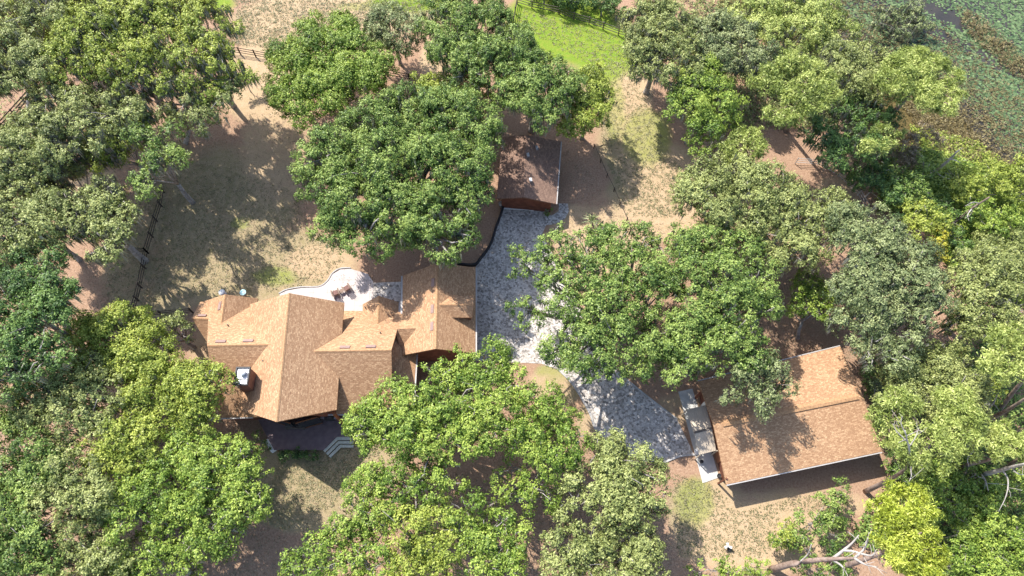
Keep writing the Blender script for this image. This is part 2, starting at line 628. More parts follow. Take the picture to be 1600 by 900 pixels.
def slab(name, pts, z, th, m, parent=None):
    b = MB()
    P = [px(u, v, z) for u, v in pts]
    area = sum(P[i].x * P[(i + 1) % len(P)].y - P[(i + 1) % len(P)].x * P[i].y for i in range(len(P)))
    if area < 0:
        P.reverse()
    b.prism(P, th)
    return b.build(name, m, parent)


DRIVE = [(787, 323), (851, 326), (851, 336), (862, 337), (873, 330), (873, 318), (887, 318), (889, 330), (882, 343), (866, 350), (853, 352), (848, 364), (856, 385), (872, 410), (890, 445), (905, 480), (925, 520), (948, 552),
         (972, 588), (1002, 612), (1030, 634), (1046, 646), (1058, 655), (1069, 678), (1084, 709), (1062, 712), (1038, 722), (1010, 722), (975, 708), (950, 690), (930, 672), (922, 648), (908, 622), (892, 598), (872, 578), (846, 568), (742, 564), (742, 420), (751, 405), (767, 384), (776, 357)]
tag(slab('driveway', DRIVE, 0.03, 0.1, M['paver']), kind='structure')
WALK = [(582, 442), (632, 440), (632, 500), (618, 500), (616, 468), (582, 470)]
tag(slab('paved_walk', WALK, 0.05, 0.1, M['paver']), kind='structure')
pat = [(437, 459), (448, 454), (470, 450), (498, 449), (511, 441), (520, 428), (532, 421), (548, 420), (575, 428), (583, 440), (583, 495), (437, 495)]
patio = tag(slab('patio', pat, 0.09, 0.14, M['patio']), kind='structure')


def strip(name, pts, wdt, z, hgt, m, kind='structure', label=None, cat=None):
    P = smooth_line([px(u, v, 0) for u, v in pts], 5)
    b = MB()
    L, R = [], []
    for i, q in enumerate(P):
        d = (P[min(i + 1, len(P) - 1)] - P[max(i - 1, 0)]).normalized()
        s = Vector((-d.y, d.x, 0)) * wdt / 2
        L.append(q + s)
        R.append(q - s)
    for i in range(len(P) - 1):
        a = [R[i], R[i + 1], L[i + 1], L[i]]
        b.prism([(q.x, q.y, z + hgt) for q in a], hgt)
    o = b.build(name, m)
    tag(o, label, cat, kind=kind)
    return o


strip('driveway_kerb', [(872, 577), (892, 597), (908, 621), (922, 647), (931, 672), (951, 691)], 0.22, 0.0, 0.13, M['kerb'])
strip('driveway_kerb', [(1036, 723), (1062, 713), (1088, 710)], 0.2, 0.0, 0.13, M['kerb'])
strip('driveway_kerb', [(1058, 655), (1046, 646), (1030, 634), (1002, 612), (973, 588)], 0.16, 0.0, 0.1, M['kerb'])
strip('patio_edging', [(436, 459), (448, 453), (470, 449), (498, 448), (511, 440), (520, 427), (532, 420), (548, 419)], 0.12, 0.0, 0.16, M['kerb'])
strip('black_retaining_edge', [(789, 312), (783, 335), (775, 357), (766, 384), (751, 405), (741, 415), (715, 414)], 0.22, 0.0, 0.45, M['black_edge'], None, 'black low retaining edge curving along the west side of the paved driveway', 'garden edging')
BW = [(1060, 612), (1082, 607), (1124, 746), (1098, 755)]
tag(slab('concrete_walk', BW, 0.05, 0.1, M['concrete']), kind='structure')

# ------------------------------------------------------------------ BUILDINGS


def slope(b, pts, th=0.2):
    """roof slope: pts[0]->pts[1] is the ridge side, rest the eave side; UV metres along / down the slope"""
    P = [Vector(q) for q in pts]
    nrm = (P[1] - P[0]).cross(P[2] - P[0])
    if nrm.z < 0:
        P = [P[1], P[0]] + P[2:][::-1]
        nrm = -nrm
    nrm.normalize()
    hx = Vector((0, 0, 1)).cross(nrm).normalized()
    dn = nrm.cross(hx)
    uv = [((q).dot(hx), (q).dot(dn)) for q in P]
    tris = [(0, k, k + 1) for k in range(1, len(P) - 1)]
    for t in tris:
        b.poly([P[k] for k in t], [uv[k] for k in t])
    dz = Vector((0, 0, -th))
    for k in range(len(P)):
        l = (k + 1) % len(P)
        b.poly([P[k], P[k] + dz, P[l] + dz, P[l]], [uv[k], uv[k], uv[l], uv[l]])
    b.poly([q + dz for q in P][::-1], uv[::-1])


def gable(parent, A, B, LA, LB, RA, RB, m=None, walls=True, inset=0.5, floor=0.0, ends=(True, True), cap=True, wallm=None, vents=()):
    """gabled wing: ridge A-B, left eave LA-LB, right eave RA-RB (all world points)"""
    A, B, LA, LB, RA, RB = [Vector(q) for q in (A, B, LA, LB, RA, RB)]
    m = m or M['roof']
    for E0, E1 in ((LA, LB), (RA, RB)):
        b = MB()
        slope(b, [A, B, E1, E0])
        b.build('roof_slope', m, parent)
    if cap:
        b = MB()
        d = (B - A).normalized()
        for E in (LA, RA):
            s = (E - A)
            s = (s - d * s.dot(d)).normalized()
            b.poly([A + Vector((0, 0, .03)), B + Vector((0, 0, .03)), B + s * .16 + Vector((0, 0, .02)), A + s * .16 + Vector((0, 0, .02))])
        b.build('ridge_cap', M['cap'], parent)
    if walls:
        d = (B - A)
        d.z = 0
        d.normalize()
        b = MB()
        sec = []
        for (R_, E1, E2, sg, on) in ((A, LA, RA, 1, ends[0]), (B, LB, RB, -1, ends[1])):
            cs = []
            for E in (E1, E2):
                s = (R_ - E)
                t = min(0.4, inset / max(0.1, Vector((s.x, s.y)).length))
                q = E + s * t + d * inset * sg
                cs.append(Vector((q.x, q.y, q.z - 0.26)))
            r = R_ + d * inset * sg
            sec.append((cs[0], Vector((r.x, r.y, r.z - 0.26)), cs[1]))
        for l, r, q in sec:
            b.poly([l, r, q, Vector((q.x, q.y, floor)), Vector((l.x, l.y, floor))])
        for k in (0, 2):
            a, c = sec[0][k], sec[1][k]
            b.poly([a, c, Vector((c.x, c.y, floor)), Vector((a.x, a.y, floor))])
        b.build('wall', wallm or M['wood'], parent)


def at(u, v, z):
    return px(u, v, z)


house = thing('house', (-18, 22, 0), 'large rambling house with brown shingled roofs of many gables beside the pale patio', 'house')
hp = house
# main north-south gable with a pointed south end over the deck
A, B = at(452, 458, 8), at(432, 659, 8)
EA, EB = at(537.5, 473, 4.9), at(526, 640, 4.9)
WA, WB = at(391, 475, 5.0), at(375.5, 641, 5.0)
gable(hp, A, B, WA, WB, EA, EB, inset=0.8, ends=(1, 1))
MA, MBb = A, B
# west cross gable
A, B = at(323.5, 540, 6.85), at(428, 538, 6.85)
gable(hp, A, B, at(309, 470, 3.2) + Vector((1.2, 0, 0)), Vector((-23.9, 28.4, 3.4)), at(343, 653, 2.9), at(396, 651, 2.9) + Vector((1.0, 0, 0)), inset=0.45)
# north-west gable
A, B = at(352, 460, 5.0), at(345, 509, 5.0)
gable(hp, A, B, at(318, 471, 3.2), at(318, 520, 3.2), at(403, 466, 2.9), at(398, 510, 2.9), inset=0.4)
# small west gable
A, B = at(299.5, 497.5, 4.3), at(331, 498, 4.3)
gable(hp, A, B, at(313, 471, 3.0), at(340, 472, 3.0), at(323, 534, 2.9), at(340, 534, 2.9), inset=0.35)
# middle cross gable
A, B = at(484, 549, 6.4), at(611.5, 547, 6.4)
gable(hp, A, B, at(520, 485, 2.65), Vector((-11.75, 28.55, 2.75)), at(520, 640, 3.0), at(613, 638, 3.0), inset=0.45)
# east wing over the garage, north-south
A, B = at(684, 411, 5.9), at(681, 545, 5.9)
gable(hp, A, B, at(629, 431, 3.4), at(628.5, 555, 3.4), at(743, 418, 3.4), at(743, 552, 3.4), inset=0.45)
wingA, wingB = A, B
# lower link gable between the middle gable and the east wing
A, B = at(616, 514, 4.5), at(652, 513, 4.5)
gable(hp, A, B, at(617, 488, 3.3), at(650, 488, 3.3), at(626, 545, 3.25), at(652, 545, 3.25), inset=0.3, walls=False, cap=False)
# low shed roof east of the middle gable
b = MB()
slope(b, [Vector((-12.6, 18.3, 3.75)), Vector((-12.6, 25.3, 3.75)), Vector((-9.95, 25.3, 2.75)), Vector((-9.95, 18.3, 2.75))])
b.build('roof_slope', M['roof'], hp)
b = MB()
b.box((-11.5, 21.6, 1.25), (2.4, 6.4, 2.5))
b.build('wall', M['wood'], hp)
# low roof in the corner south of main east eave
b = MB()
slope(b, [Vector((-17.6, 18.9, 3.4)), Vector((-15.6, 18.9, 3.4)), Vector((-15.9, 17.35, 2.75)), Vector((-17.6, 17.35, 2.75))])
b.build('roof_slope', M['roof'], hp)
# small north gable above the walk
A, B = at(592, 462, 3.95), at(590, 506, 3.95)
gable(hp, A, B, at(566, 482, 2.8) + Vector((0, .5, 0)), at(566, 510, 2.8), at(623, 472, 2.8), at(622, 505, 2.8), inset=0.3)
# east dormer
A, B = at(686, 476, 5.75), at(739.5, 476, 5.75)
gable(hp, A, B, at(690, 462.5, 5.0), at(739.5, 462.5, 5.0), at(690, 496, 4.95), at(738, 496, 4.95), inset=0.22, floor=3.6, cap=True)
b = MB()
e = at(739, 479, 4.9)
b.box((e.x - 0.17, e.y, 4.55), (0.06, 1.1, 0.7))
fr = b.build('dormer_window', M['white'], hp)
b = MB()
b.box((e.x - 0.135, e.y, 4.55), (0.05, 0.95, 0.56))
b.build('pane', M['glass'], fr)
# gutters


def gutter(a, c, mm='gutter', wd=0.14):
    b = MB()
    b.beam(Vector(a) + Vector((0, 0, -.09)), Vector(c) + Vector((0, 0, -.09)), wd, 0.14)
    b.build('gutter', M[mm], hp)


gutter(at(744.2, 418, 3.4), at(744.2, 552, 3.4))
gutter(at(628, 431, 3.42), at(627.3, 494, 3.42), wd=0.2)
gutter(at(343, 654, 2.9), at(395, 652, 2.9))
gutter(Vector((-9.86, 18.3, 2.76)), Vector((-9.86, 24.6, 2.76)))
gutter(at(512, 648, 2.8), at(541, 648, 2.8))
gutter(at(624, 473, 2.8), at(623.4, 490, 2.8))


# roof vents laid on the slopes
def vent(u, v, z, L, W, along, tiltv, parent=hp, mm='vent'):
    """low roof vent; along = unit vector of its long side on the roof"""
    q = at(u, v, z)
    a = Vector(along).normalized()
    t = Vector(tiltv).normalized()
    up = a.cross(t)
    if up.z < 0:
        up = -up
    b = MB()
    c0 = [q + a * sx * L / 2 + t * sy * W / 2 for sx, sy in ((-1, -1), (1, -1), (1, 1), (-1, 1))]
    lift = up * 0.11
    i = len(b.v)
    b.v += [tuple(p_ - up * .05) for p_ in c0] + [tuple(q + (p_ - q) * 0.93 + lift) for p_ in c0]
    b.f += [(i + 4, i + 5, i + 6, i + 7), (i + 3, i + 2, i + 1, i)] + [(i + k, i + (k + 1) % 4, i + 4 + (k + 1) % 4, i + 4 + k) for k in range(4)]
    b.build('roof_vent', M[mm], parent)


mr = (MBb - MA)
for u, v in ((445, 482), (440.5, 514), (437, 554), (432.5, 595)):
    t = (WA - MA)
    zz = 8 - 0.55
    vent(u, v, zz, 1.05, 0.42, mr, (t.x, 0, t.z))
for u, v in ((345, 534), (388, 533)):
    vent(u, v, 6.5, 1.05, 0.4, (1, 0, 0), (0, .84, -.53))
for u, v in ((539, 543), (579.5, 542)):
    vent(u, v, 6.1, 1.05, 0.4, (1, 0, 0), (0, .84, -.53))
for u, v in ((677, 442), (676, 483), (675.5, 510)):
    vent(u, v, 5.55, 1.0, 0.4, wingB - wingA, (-.83, 0, -.55))
vent(344, 478, 4.65, 1.0, 0.4, (0, 1, 0), (-.83, 0, -.5))
vent(316, 493.5, 4.1, 0.9, 0.35, (1, 0, 0), (0, .84, -.5))
for u, v, z in ((357, 509, 5.1), (595, 521, 4.7), (571, 481, 3.1), (412, 565, 6.3)):
    b = MB()
    q = at(u, v, z)
    b.tube([q - Vector((0, 0, .2)), q + Vector((0, 0, .35))], [.06, .06], 8)
    b.build('vent_pipe', M['dark'], hp)

# chimney
cq = at(378.5, 588, 7.9)
b = MB()
b.box((cq.x, cq.y, 5.85), (1.22, 1.66, 4.0), math.radians(-2))
ch = b.build('chimney', M['chimney'], hp)
b = MB()
rz = math.radians(-2)
for sx, sy, lx, ly in ((-1, 0, .12, 1.8), (1, 0, .12, 1.8), (0, -1, 1.13, .12), (0, 1, 1.13, .12)):
    b.box((cq.x + sx * .62, cq.y + sy * .84, 7.93), (lx, ly, .26), 0)
b.build('chimney_rim', M['dark'], ch)
b = MB()
b.box((cq.x, cq.y, 7.885), (1.1, 1.54, .06))
b.build('chimney_cap', M['steel'], ch)
b = MB()
b.lathe((cq.x + .08, cq.y + .28, 7.91), [(.2, 0), (.2, .3), (.34, .32), (.3, .42), (.05, .5)], 14)
b.build('flue', M['white'], ch, True)
b = MB()
b.box((cq.x + .08, cq.y - .3, 7.94), (.8, .07, .05))
b.build('cap_seam', M['dark'], ch)

# deck, timber braces and windows of the pointed south end
dk = [(403, 655), (428, 703), (505, 703), (526, 682), (556, 682), (556, 648), (520, 640)]
deck = thing('deck', px(470, 685), 'dark purple-brown wooden deck under the pointed south gable of the house', 'deck')
P = [px(u, v, 0.85) for u, v in dk]
area = sum(P[i].x * P[(i + 1) % len(P)].y - P[(i + 1) % len(P)].x * P[i].y for i in range(len(P)))
if area < 0:
    P.reverse()
m, n, out = mat('deck_boards')
p = geo_pos(n)
sx_ = n.nodes.new('ShaderNodeSeparateXYZ')
n.links.new(p, sx_.inputs[0])
wv = math_(n, 'FRACT', math_(n, 'MULTIPLY', sx_.outputs[1], 7.0))
gap = ramp(n, wv, [(0.0, 0.35), (0.1, 1.0)])
c = ramp(n, noise(n, p, 2.0, 5), [(0.3, (0.14, 0.10, 0.105)), (0.7, (0.21, 0.155, 0.16))])
c = mix(n, 1.0, c, gap, 'MULTIPLY')
bsdf(n, out, c, 0.75, gap, 0.5, 0.02)
M['deckboards'] = m
b = MB()
b.prism(P, 0.16)
b.build('deck_floor', M['deckboards'], deck)
b = MB()
for i in range(len(P)):
    a, c = P[i], P[(i + 1) % len(P)]
    k = max(1, int((c - a).length / 2.2))
    for j in range(k):
        q = a + (c - a) * (j / k)
        q = q + (Vector((-18.2, 16.6, q.z)) - q).normalized() * 0.25
        b = MB()
        b.box((q.x, q.y, 0.345), (.15, .15, .69))
        b.build('post', M['timber'], deck)
b.build('deck_posts', M['timber'], deck)
# three steps wrapping the deck's angled corner
for k in range(3):
    o_ = 0.34 * (k + 1)
    zt = 0.85 - 0.2 * (k + 0.0) - 0.02 - 0.17 * 0
    zt = 0.68 - 0.21 * k
    a0, a1, a2 = px(504, 703, 0.85), px(525.5, 682, 0.85), px(552, 682, 0.85)
    d1 = (a1 - a0).normalized()
    n1 = Vector((d1.y, -d1.x, 0))
    n2 = Vector((0, -1, 0))
    nm = (n1 + n2).normalized()
    sc_ = 1 / max(.3, nm.dot(n1))
    i0, i1 = 0.34 * k + .01, 0.34 * (k + 1) - .03
    b = MB()
    for (s0, s1, na, nb, la, lb) in ((a0, a1, n1, nm, 1, sc_), (a1, a2, nm, n2, sc_, 1)):
        q = [s0 + na * i1 * la, s1 + nb * i1 * lb, s1 + nb * i0 * lb, s0 + na * i0 * la]
        b.prism([(t.x, t.y, zt) for t in q], 0.06)
    b.build('step', M['step'], deck)
    b = MB()
    for (s0, s1, na, nb, la, lb) in ((a0, a1, n1, nm, 1, sc_), (a1, a2, nm, n2, sc_, 1)):
        q = [s0 + na * (i1 - .05) * la, s1 + nb * (i1 - .05) * lb, s1 + nb * (i1 - .08) * lb, s0 + na * (i1 - .08) * la]
        b.prism([(t.x, t.y, zt - .065) for t in q], max(.05, zt - .07))
    b.build('riser', M['timber'], deck)
ap = at(432, 659, 8)
for dx, z0 in ((1.7, 6.6), (3.4, 5.5)):
    b = MB()
    b.beam((ap.x + dx * .75, 17.6, 2.6), (ap.x + dx, 15.9 + dx * .26, z0), .26, .26)
    b.build('timber_brace', M['timber'], hp)
b = MB()
b.beam((ap.x + 4.3, 17.0, .85), (ap.x + 4.3, 17.0, 4.6), .24, .24)
b.build('timber_post', M['timber'], hp)
b = MB()
b.beam((ap.x + .9, 16.35, .85), (ap.x + 3.2, 16.75, .85 + 2.9), .0, .0) if False else None
# framed picture windows of the pointed gable wall
for x0, x1 in ((ap.x + .25, ap.x + 2.3), (ap.x - 2.3, ap.x - .25)):
    yy = 16.35
    sgn = 1 if x0 > ap.x else -1
    b = MB()
    p0, p1 = Vector((x0, yy + abs(x0 - ap.x) * .3, 2.2)), Vector((x1, yy + abs(x1 - ap.x) * .3, 2.2))
    b.beam(p0, p1, .12, 2.3)
    fr = b.build('window', M['glass'], hp)
    for zz in (1.05, 3.35):
        b = MB()
        b.beam(Vector((p0.x, p0.y - .06, zz)), Vector((p1.x, p1.y - .06, zz)), .1, .1)
        b.build('window_bar', M['timber'], fr)
bench = thing('bench', px(463, 667, .85), 'grey slatted bench on the dark deck close under the gable point', 'bench')
bq = px(463, 668, .85)
for k in range(3):
    b = MB()
    b.box((bq.x, bq.y - .2 + .2 * k, 1.3), (2.1, .15, .05))
    b.build('seat_slat', M['oldfence'], bench)
for sx in (-.9, .9):
    b = MB()
    b.box((bq.x + sx, bq.y, 1.06), (.08, .45, .42))
    b.build('leg', M['oldfence'], bench)
b = MB()
b.box((bq.x, bq.y + .33, 1.55), (2.1, .06, .35))
b.build('backrest', M['oldfence'], bench)
# barbecue near the east end of the deck
bb = thing('barbecue', px(517, 652, .85), 'black covered barbecue in the shaded corner at the east end of the deck', 'barbecue')
q = px(517, 654, .85)
b = MB()
b.box((q.x, q.y, 1.25), (.9, .5, .8))
b.build('cabinet', M['dark'], bb)
b = MB()
b.tube([(q.x - .42, q.y, 1.66), (q.x + .42, q.y, 1.66)], [.26, .26], 12)
b.build('lid', M['dark'], bb, True)
for s in (-1, 1):
    b = MB()
    b.box((q.x + s * .68, q.y, 1.55), (.4, .45, .04))
    b.build('side_shelf', M['steel'], bb)
# pale planter box at the west edge of the deck
pb = thing('planter_box', px(423, 692), 'whitewashed planter box at the south-west corner of the deck', 'planter')
a, c = px(418, 686, .6), px(428, 703, .6)
b = MB()
d = (c - a).normalized()
s = Vector((-d.y, d.x, 0)) * .35
b.prism([a - s, c - s, c + s, a + s] if (c - a).cross(s).z > 0 else [a + s, c + s, c - s, a - s], .6)
b.build('box', M['white'], pb)

# ---- detached garage
gar = thing('detached_garage', px(825, 325), 'small detached garage with grey-brown shingled roof at the head of the driveway', 'garage')
A, B = at(818.5, 308, 4.15), at(822, 211, 4.15)
LA, LB = at(776, 310, 2.75), at(785, 214, 2.75)
RA, RB = at(869, 318.5, 2.75), at(876.5, 221, 2.75)
gable(gar, A, B, LA, LB, RA, RB, m=M['roof_old'], inset=0.55, cap=False)
b = MB()
b.beam(RA + Vector((.06, 0, -.09)), RB + Vector((.06, 0, -.09)), .13, .13)
b.build('gutter', M['gutter'], gar)
w0, w1 = px(788, 323.5), px(850.5, 326.5)
dd = (w1 - w0).normalized()
nn = Vector((dd.y, -dd.x, 0))
b = MB()
b.beam(w0 + Vector((0, 0, 1.15)) + nn * -.02, w1 + Vector((0, 0, 1.15)) + nn * -.02, .1, 2.3)
gd = b.build('garage_door', M['door'], gar)
for r in range(4):
    for k in range(4):
        a = w0 + (w1 - w0) * ((k + .06) / 4) + Vector((0, 0, .3 + .56 * r)) + nn * .05
        c = w0 + (w1 - w0) * ((k + .94) / 4) + Vector((0, 0, .3 + .56 * r)) + nn * .05
        b = MB()
        b.beam(a, c, .05, .46)
        b.build('door_panel', M['door'], gd)
b = MB()
b.beam(w0 + nn * .18 + Vector((0, 0, .06)), w1 + nn * .18 + Vector((0, 0, .06)), .28, .1)
b.build('threshold', M['white'], gar)
b = MB()
b.beam(w0 - dd * .1 + Vector((0, 0, 2.42)), w1 + dd * .1 + Vector((0, 0, 2.42)), .2, .22)
b.build('lintel', M['soffit'], gar)
for u, v, z in ((829, 282, 4.05), (825, 243, 4.1), (839, 232, 3.7)):
    q = at(u, v, z)
    b = MB()
    b.box((q.x, q.y, z + .1), (.3, .45, .28), .2)
    b.build('roof_vent', M['steel'], gar)

# ---- barn
barn = thing('barn', px(1240, 690), 'long low red outbuilding with a tan shingled roof at the right of the property', 'barn')
A, B = at(1115, 665, 3.95), at(1348, 618, 3.95)
LA, LB = at(1091, 596, 2.75), at(1313, 541, 2.75)
RA, RB = at(1135, 757, 2.75), at(1378, 705.5, 2.75)
gable(barn, A, B, LA, LB, RA, RB, inset=0.6, cap=False)
for E0, E1, e in ((RA, RB, 'gutter'), (LA, LB, 'gutter')):
    b = MB()
    o = (E0 - A)
    o.z = 0
    o = o.normalized() * .08
    b.beam(E0 + o + Vector((0, 0, -.08)), E1 + o + Vector((0, 0, -.08)), .1, .13)
    b.build('gutter', M['gutter'], barn)
d = (B - A).normalized()
for s in (1, -1):
    b = MB()
    side = Vector((-d.y, d.x, 0)) * s
    dn = ((LA if s > 0 else RA) - A)
    dn = (dn - d * dn.dot(d)).normalized()
    a, c = A + d * .9, B - d * .5
    b.poly([a + Vector((0, 0, .13)), c + Vector((0, 0, .13)), c + dn * .3 + Vector((0, 0, .11)), a + dn * .3 + Vector((0, 0, .11))])
    b.poly([a + dn * .3 + Vector((0, 0, .11)), c + dn * .3 + Vector((0, 0, .11)), c + dn * .3 - Vector((0, 0, .02)), a + dn * .3 - Vector((0, 0, .02))])
    b.build('ridge_vent', M['cap'], barn)
# west wall door and posts
for t, nm, mm, wd in ((.22, 'door', 'white', .9), (.72, 'door', 'door', 1.0)):
    q = LA + (RA - LA) * t
    ww = (RA - LA).normalized()
    inn = Vector((d.x, d.y, 0)) * .55
    b = MB()
    c0 = Vector((q.x, q.y, 1.05)) + inn
    b.beam(c0 - Vector((ww.x, ww.y, 0)) * wd / 2, c0 + Vector((ww.x, ww.y, 0)) * wd / 2, .08, 2.1)
    b.build(nm, M[mm], barn)
for t in (.1, .3, .52, .75, .95):
    q = LA + (RA - LA) * t + Vector((d.x, d.y, 0)) * .1
    b = MB()
    b.box((q.x, q.y, 1.5), (.16, .16, 3.0), .2)
    if t in (.1, .95):
        b.build('corner_post', M['wood'], barn)
# porch roof of ribbed metal
porch = thing('porch_canopy', px(1098, 690), 'tan ribbed metal canopy over the walk at the west end of the long outbuilding', 'canopy')
R0, R1 = at(1084.5, 676, 2.95), at(1112.5, 669, 2.95)
N0, N1 = at(1072, 640, 2.35), at(1103, 633, 2.35)
S0, S1 = at(1092.5, 710.5, 2.3), at(1119, 704, 2.3)
for E0, E1 in ((N0, N1), (S0, S1)):
    b = MB()
    slope(b, [R0, R1, E1, E0], .06)
    b.build('roof_sheet', M['tan'], porch)
    for k in range(9):
        f0 = (k + .5) / 9
        b = MB()
        b.beam(R0 + (R1 - R0) * f0 + Vector((0, 0, .03)), E0 + (E1 - E0) * f0 + Vector((0, 0, .03)), .05, .05)
        b.build('rib', M['tan'], porch)
b = MB()
b.beam(R0 + Vector((0, 0, .03)), R1 + Vector((0, 0, .03)), .22, .05)
b.build('ridge_cap', M['oldfence'], porch)
for q in (N0, S0, N1, S1):
    b = MB()
    b.box((q.x + .1, q.y, 1.14), (.1, .1, 2.28))
    b.build('post', M['tan'], porch)

# ------------------------------------------------------------------ FENCES
def fence(label, pts, h=1.25, rails=3, gap=2.3, mm='fence', name='rail_fence', cat='fence', pw=.13, rw=.09, mesh=False, group=None):
    P = [px(u, v) for u, v in pts]
    P = [Vector((q.x, q.y, gz(q.x, q.y))) for q in P]
    root = thing(name, P[0], label, cat, group)
    for a, c in zip(P[:-1], P[1:]):
        L = (c - a).length
        k = max(1, round(L / gap))
        for j in range(k):
            p0 = a + (c - a) * (j / k)
            p1 = a + (c - a) * ((j + 1) / k)
            b = MB()
            b.box((p0.x, p0.y, p0.z + h / 2 + .04), (pw, pw, h + .08))
            b.build('post', M[mm], root)
            for r in range(rails):
                z = h * (0.93 - r * .33)
                b = MB()
                b.beam(p0 + Vector((0, 0, z)), p1 + Vector((0, 0, z)), .05, rw)
                b.build('rail', M[mm], root)
    p0 = P[-1]
    b = MB()
    b.box((p0.x, p0.y, p0.z + h / 2 + .04), (pw, pw, h + .08))
    b.build('post', M[mm], root)
    return root


fence('weathered grey rail fence along the far edge of the bright green lawn', [(808, 6), (831, 13), (873, 22), (896, 31), (920, 38), (942, 46), (966, 55), (985, 60)], mm='oldfence', gap=2.6)
fence('dark rail fence running north from the corner of the bright green lawn', [(808, 6), (805, 22), (802, 40)], gap=1.8)
fence('dark rail fence below the pale sandy field and behind the round dense tree', [(352, 83), (376, 85), (400, 89), (426, 94), (470, 100), (520, 106), (606, 119), (640, 126), (680, 133)])
fence('short dark gate-like fence section half hidden by mossy branches', [(331, 90), (352, 83)], gap=2.0)
fence('long dark rail fence crossing the dappled yard west of the house', [(257, 301), (253.5, 323), (246, 346), (239.5, 371), (232, 396), (228, 420), (222, 450), (217, 470), (210, 494)], mm='fence', gap=1.9)
fence('dark side fence meeting the long yard fence from the west', [(180, 390), (206, 394), (232, 396)])
fence('dark fence joining the long yard fence to the house corner', [(210, 494), (255, 493), (302, 489)])
fence('dark rail fence under big trunks at the far left edge', [(-10, 219), (25, 181), (58, 144)], rw=.16)
fence('low dark post and wire fence curving beside the bare dirt yard', [(928, 232), (938, 254), (948, 277), (959, 299), (968, 321), (979, 345), (989, 370)], h=.75, rails=1, gap=1.9, rw=.03, pw=.1, name='wire_fence')
fence('pale wire fence with thin metal rail in the shade of the right-hand trees', [(1242, 256), (1277, 258), (1309, 276), (1339, 306), (1351, 327)], h=1.2, rails=3, gap=2.4, mm='gutter', rw=.04, pw=.07, name='wire_fence')

# ------------------------------------------------------------------ PATIO FURNITURE
def adirondack(u, v, ang, label):
    q = px(u, v, 0.09)
    root = thing('lounge_chair', q, label, 'chair', 'lounge chairs on the patio')
    root.rotation_euler.z = ang
    R = lambda: MB()

    def add(bm, nm, mm):
        o = bm.build(nm, mm)
        o.parent = root
        return o
    for k in range(5):
        b = MB()
        b.box((0, .28 - .13 * k, .38 - .03 * k), (.58, .11, .03))
        add(b, 'seat_slat', M['chair'])
    for k in range(5):
        b = MB()
        x = -.24 + .12 * k
        b.beam((x, -.28, .3), (x * 1.15, -.62, 1.0 - abs(k - 2) * .04), .1, .03)
        add(b, 'back_slat', M['chair'])
    for s in (-1, 1):
        b = MB()
        b.box((s * .38, .02, .58), (.14, .78, .03))
        add(b, 'armrest', M['chair'])
        b = MB()
        b.box((s * .36, .33, .285), (.05, .1, .57))
        add(b, 'leg', M['chair'])
        b = MB()
        b.beam((s * .33, .36, .36), (s * .33, -.62, .06), .04, .11)
        add(b, 'leg', M['chair'])
    b = MB()
    b.box((0, .02, .4), (.5, .5, .08))
    add(b, 'cushion', M['cushion'])
    # footrest out in front
    for s in (-1, 1):
        b = MB()
        b.beam((s * .24, .36, .34), (s * .27, .85, .25), .07, .05)
        add(b, 'footrest_arm', M['step'])
    return root


adirondack(525.5, 460, math.radians(22), 'brown slatted lounge chair on the patio nearer the house roof')
adirondack(543, 452.5, math.radians(38), 'brown slatted lounge chair on the patio farther from the house roof')
st = thing('side_table', px(534.7, 457, .09), 'small round dark table between the two lounge chairs', 'table')
q = px(534.7, 457, .09)
b = MB()
b.lathe((q.x, q.y, .48), [(.22, 0), (.24, .02), (.24, .05)], 16)
b.build('table_top', M['chair'], st)
for k in range(3):
    b = MB()
    a = 2 * PI * k / 3
    b.tube([(q.x + .16 * math.cos(a), q.y + .16 * math.sin(a), .09), (q.x + .1 * math.cos(a), q.y + .1 * math.sin(a), .48)], [.025, .025], 6)
    b.build('leg', M['chair'], st)
wd = thing('white_drum', px(350, 459), 'bright white round drum with domed lid beyond the north-west roof edge', 'drum')
q = px(350.5, 461)
b = MB()
b.lathe((q.x, q.y, 0), [(.3, 0), (.32, .1), (.32, .75)], 18)
b.build('drum', M['white'], wd, True)
b = MB()
b.lathe((q.x, q.y, .75), [(.36, 0), (.36, .05), (.3, .11), (.1, .16)], 18)
b.build('lid', M['white'], wd, True)
bb_ = thing('bird_bath', px(383, 461), 'pale blue round basin on a short foot in the dry grass north of the roof', 'bird bath')
q = px(383, 461)
b = MB()
b.lathe((q.x, q.y, 0), [(.2, 0), (.1, .1), (.09, .5), (.14, .58)], 14)
b.build('foot', M['stone'], bb_, True)
b = MB()
b.lathe((q.x, q.y, .58), [(.14, 0), (.34, .12), (.36, .16), (.31, .15), (.1, .06)], 16)
b.build('bowl', M['teal'], bb_, True)
# small white three-armed yard fixture south of the barn
yf = thing('yard_fixture', px(1135, 853), 'tiny white three-armed fixture alone on the bare sandy yard', 'yard fixture')
q = px(1135, 854)
b = MB()
b.tube([(q.x, q.y, 0), (q.x, q.y, .55)], [.07, .06], 8)
b.build('stem', M['white'], yf)
for a, L in ((95, .3), (205, .36), (335, .36)):
    b = MB()
    e = Vector((math.cos(math.radians(a)) * L, math.sin(math.radians(a)) * L, 0))
    c = Vector((q.x, q.y, .55))
    b.tube([c, c + e * .6, c + e], [.05, .12, .14], 8)
    b.build('arm', M['white'], yf)
b = MB()
c = Vector((q.x + .22, q.y - .25, .12))
b.lathe(c - Vector((0, 0, .12)), [(.2, 0), (.22, .2), (.16, .25)], 10)
b.build('shadow_block', M['dark'], yf)  # dark solid added to stand for the fixture's short shadow, not a part
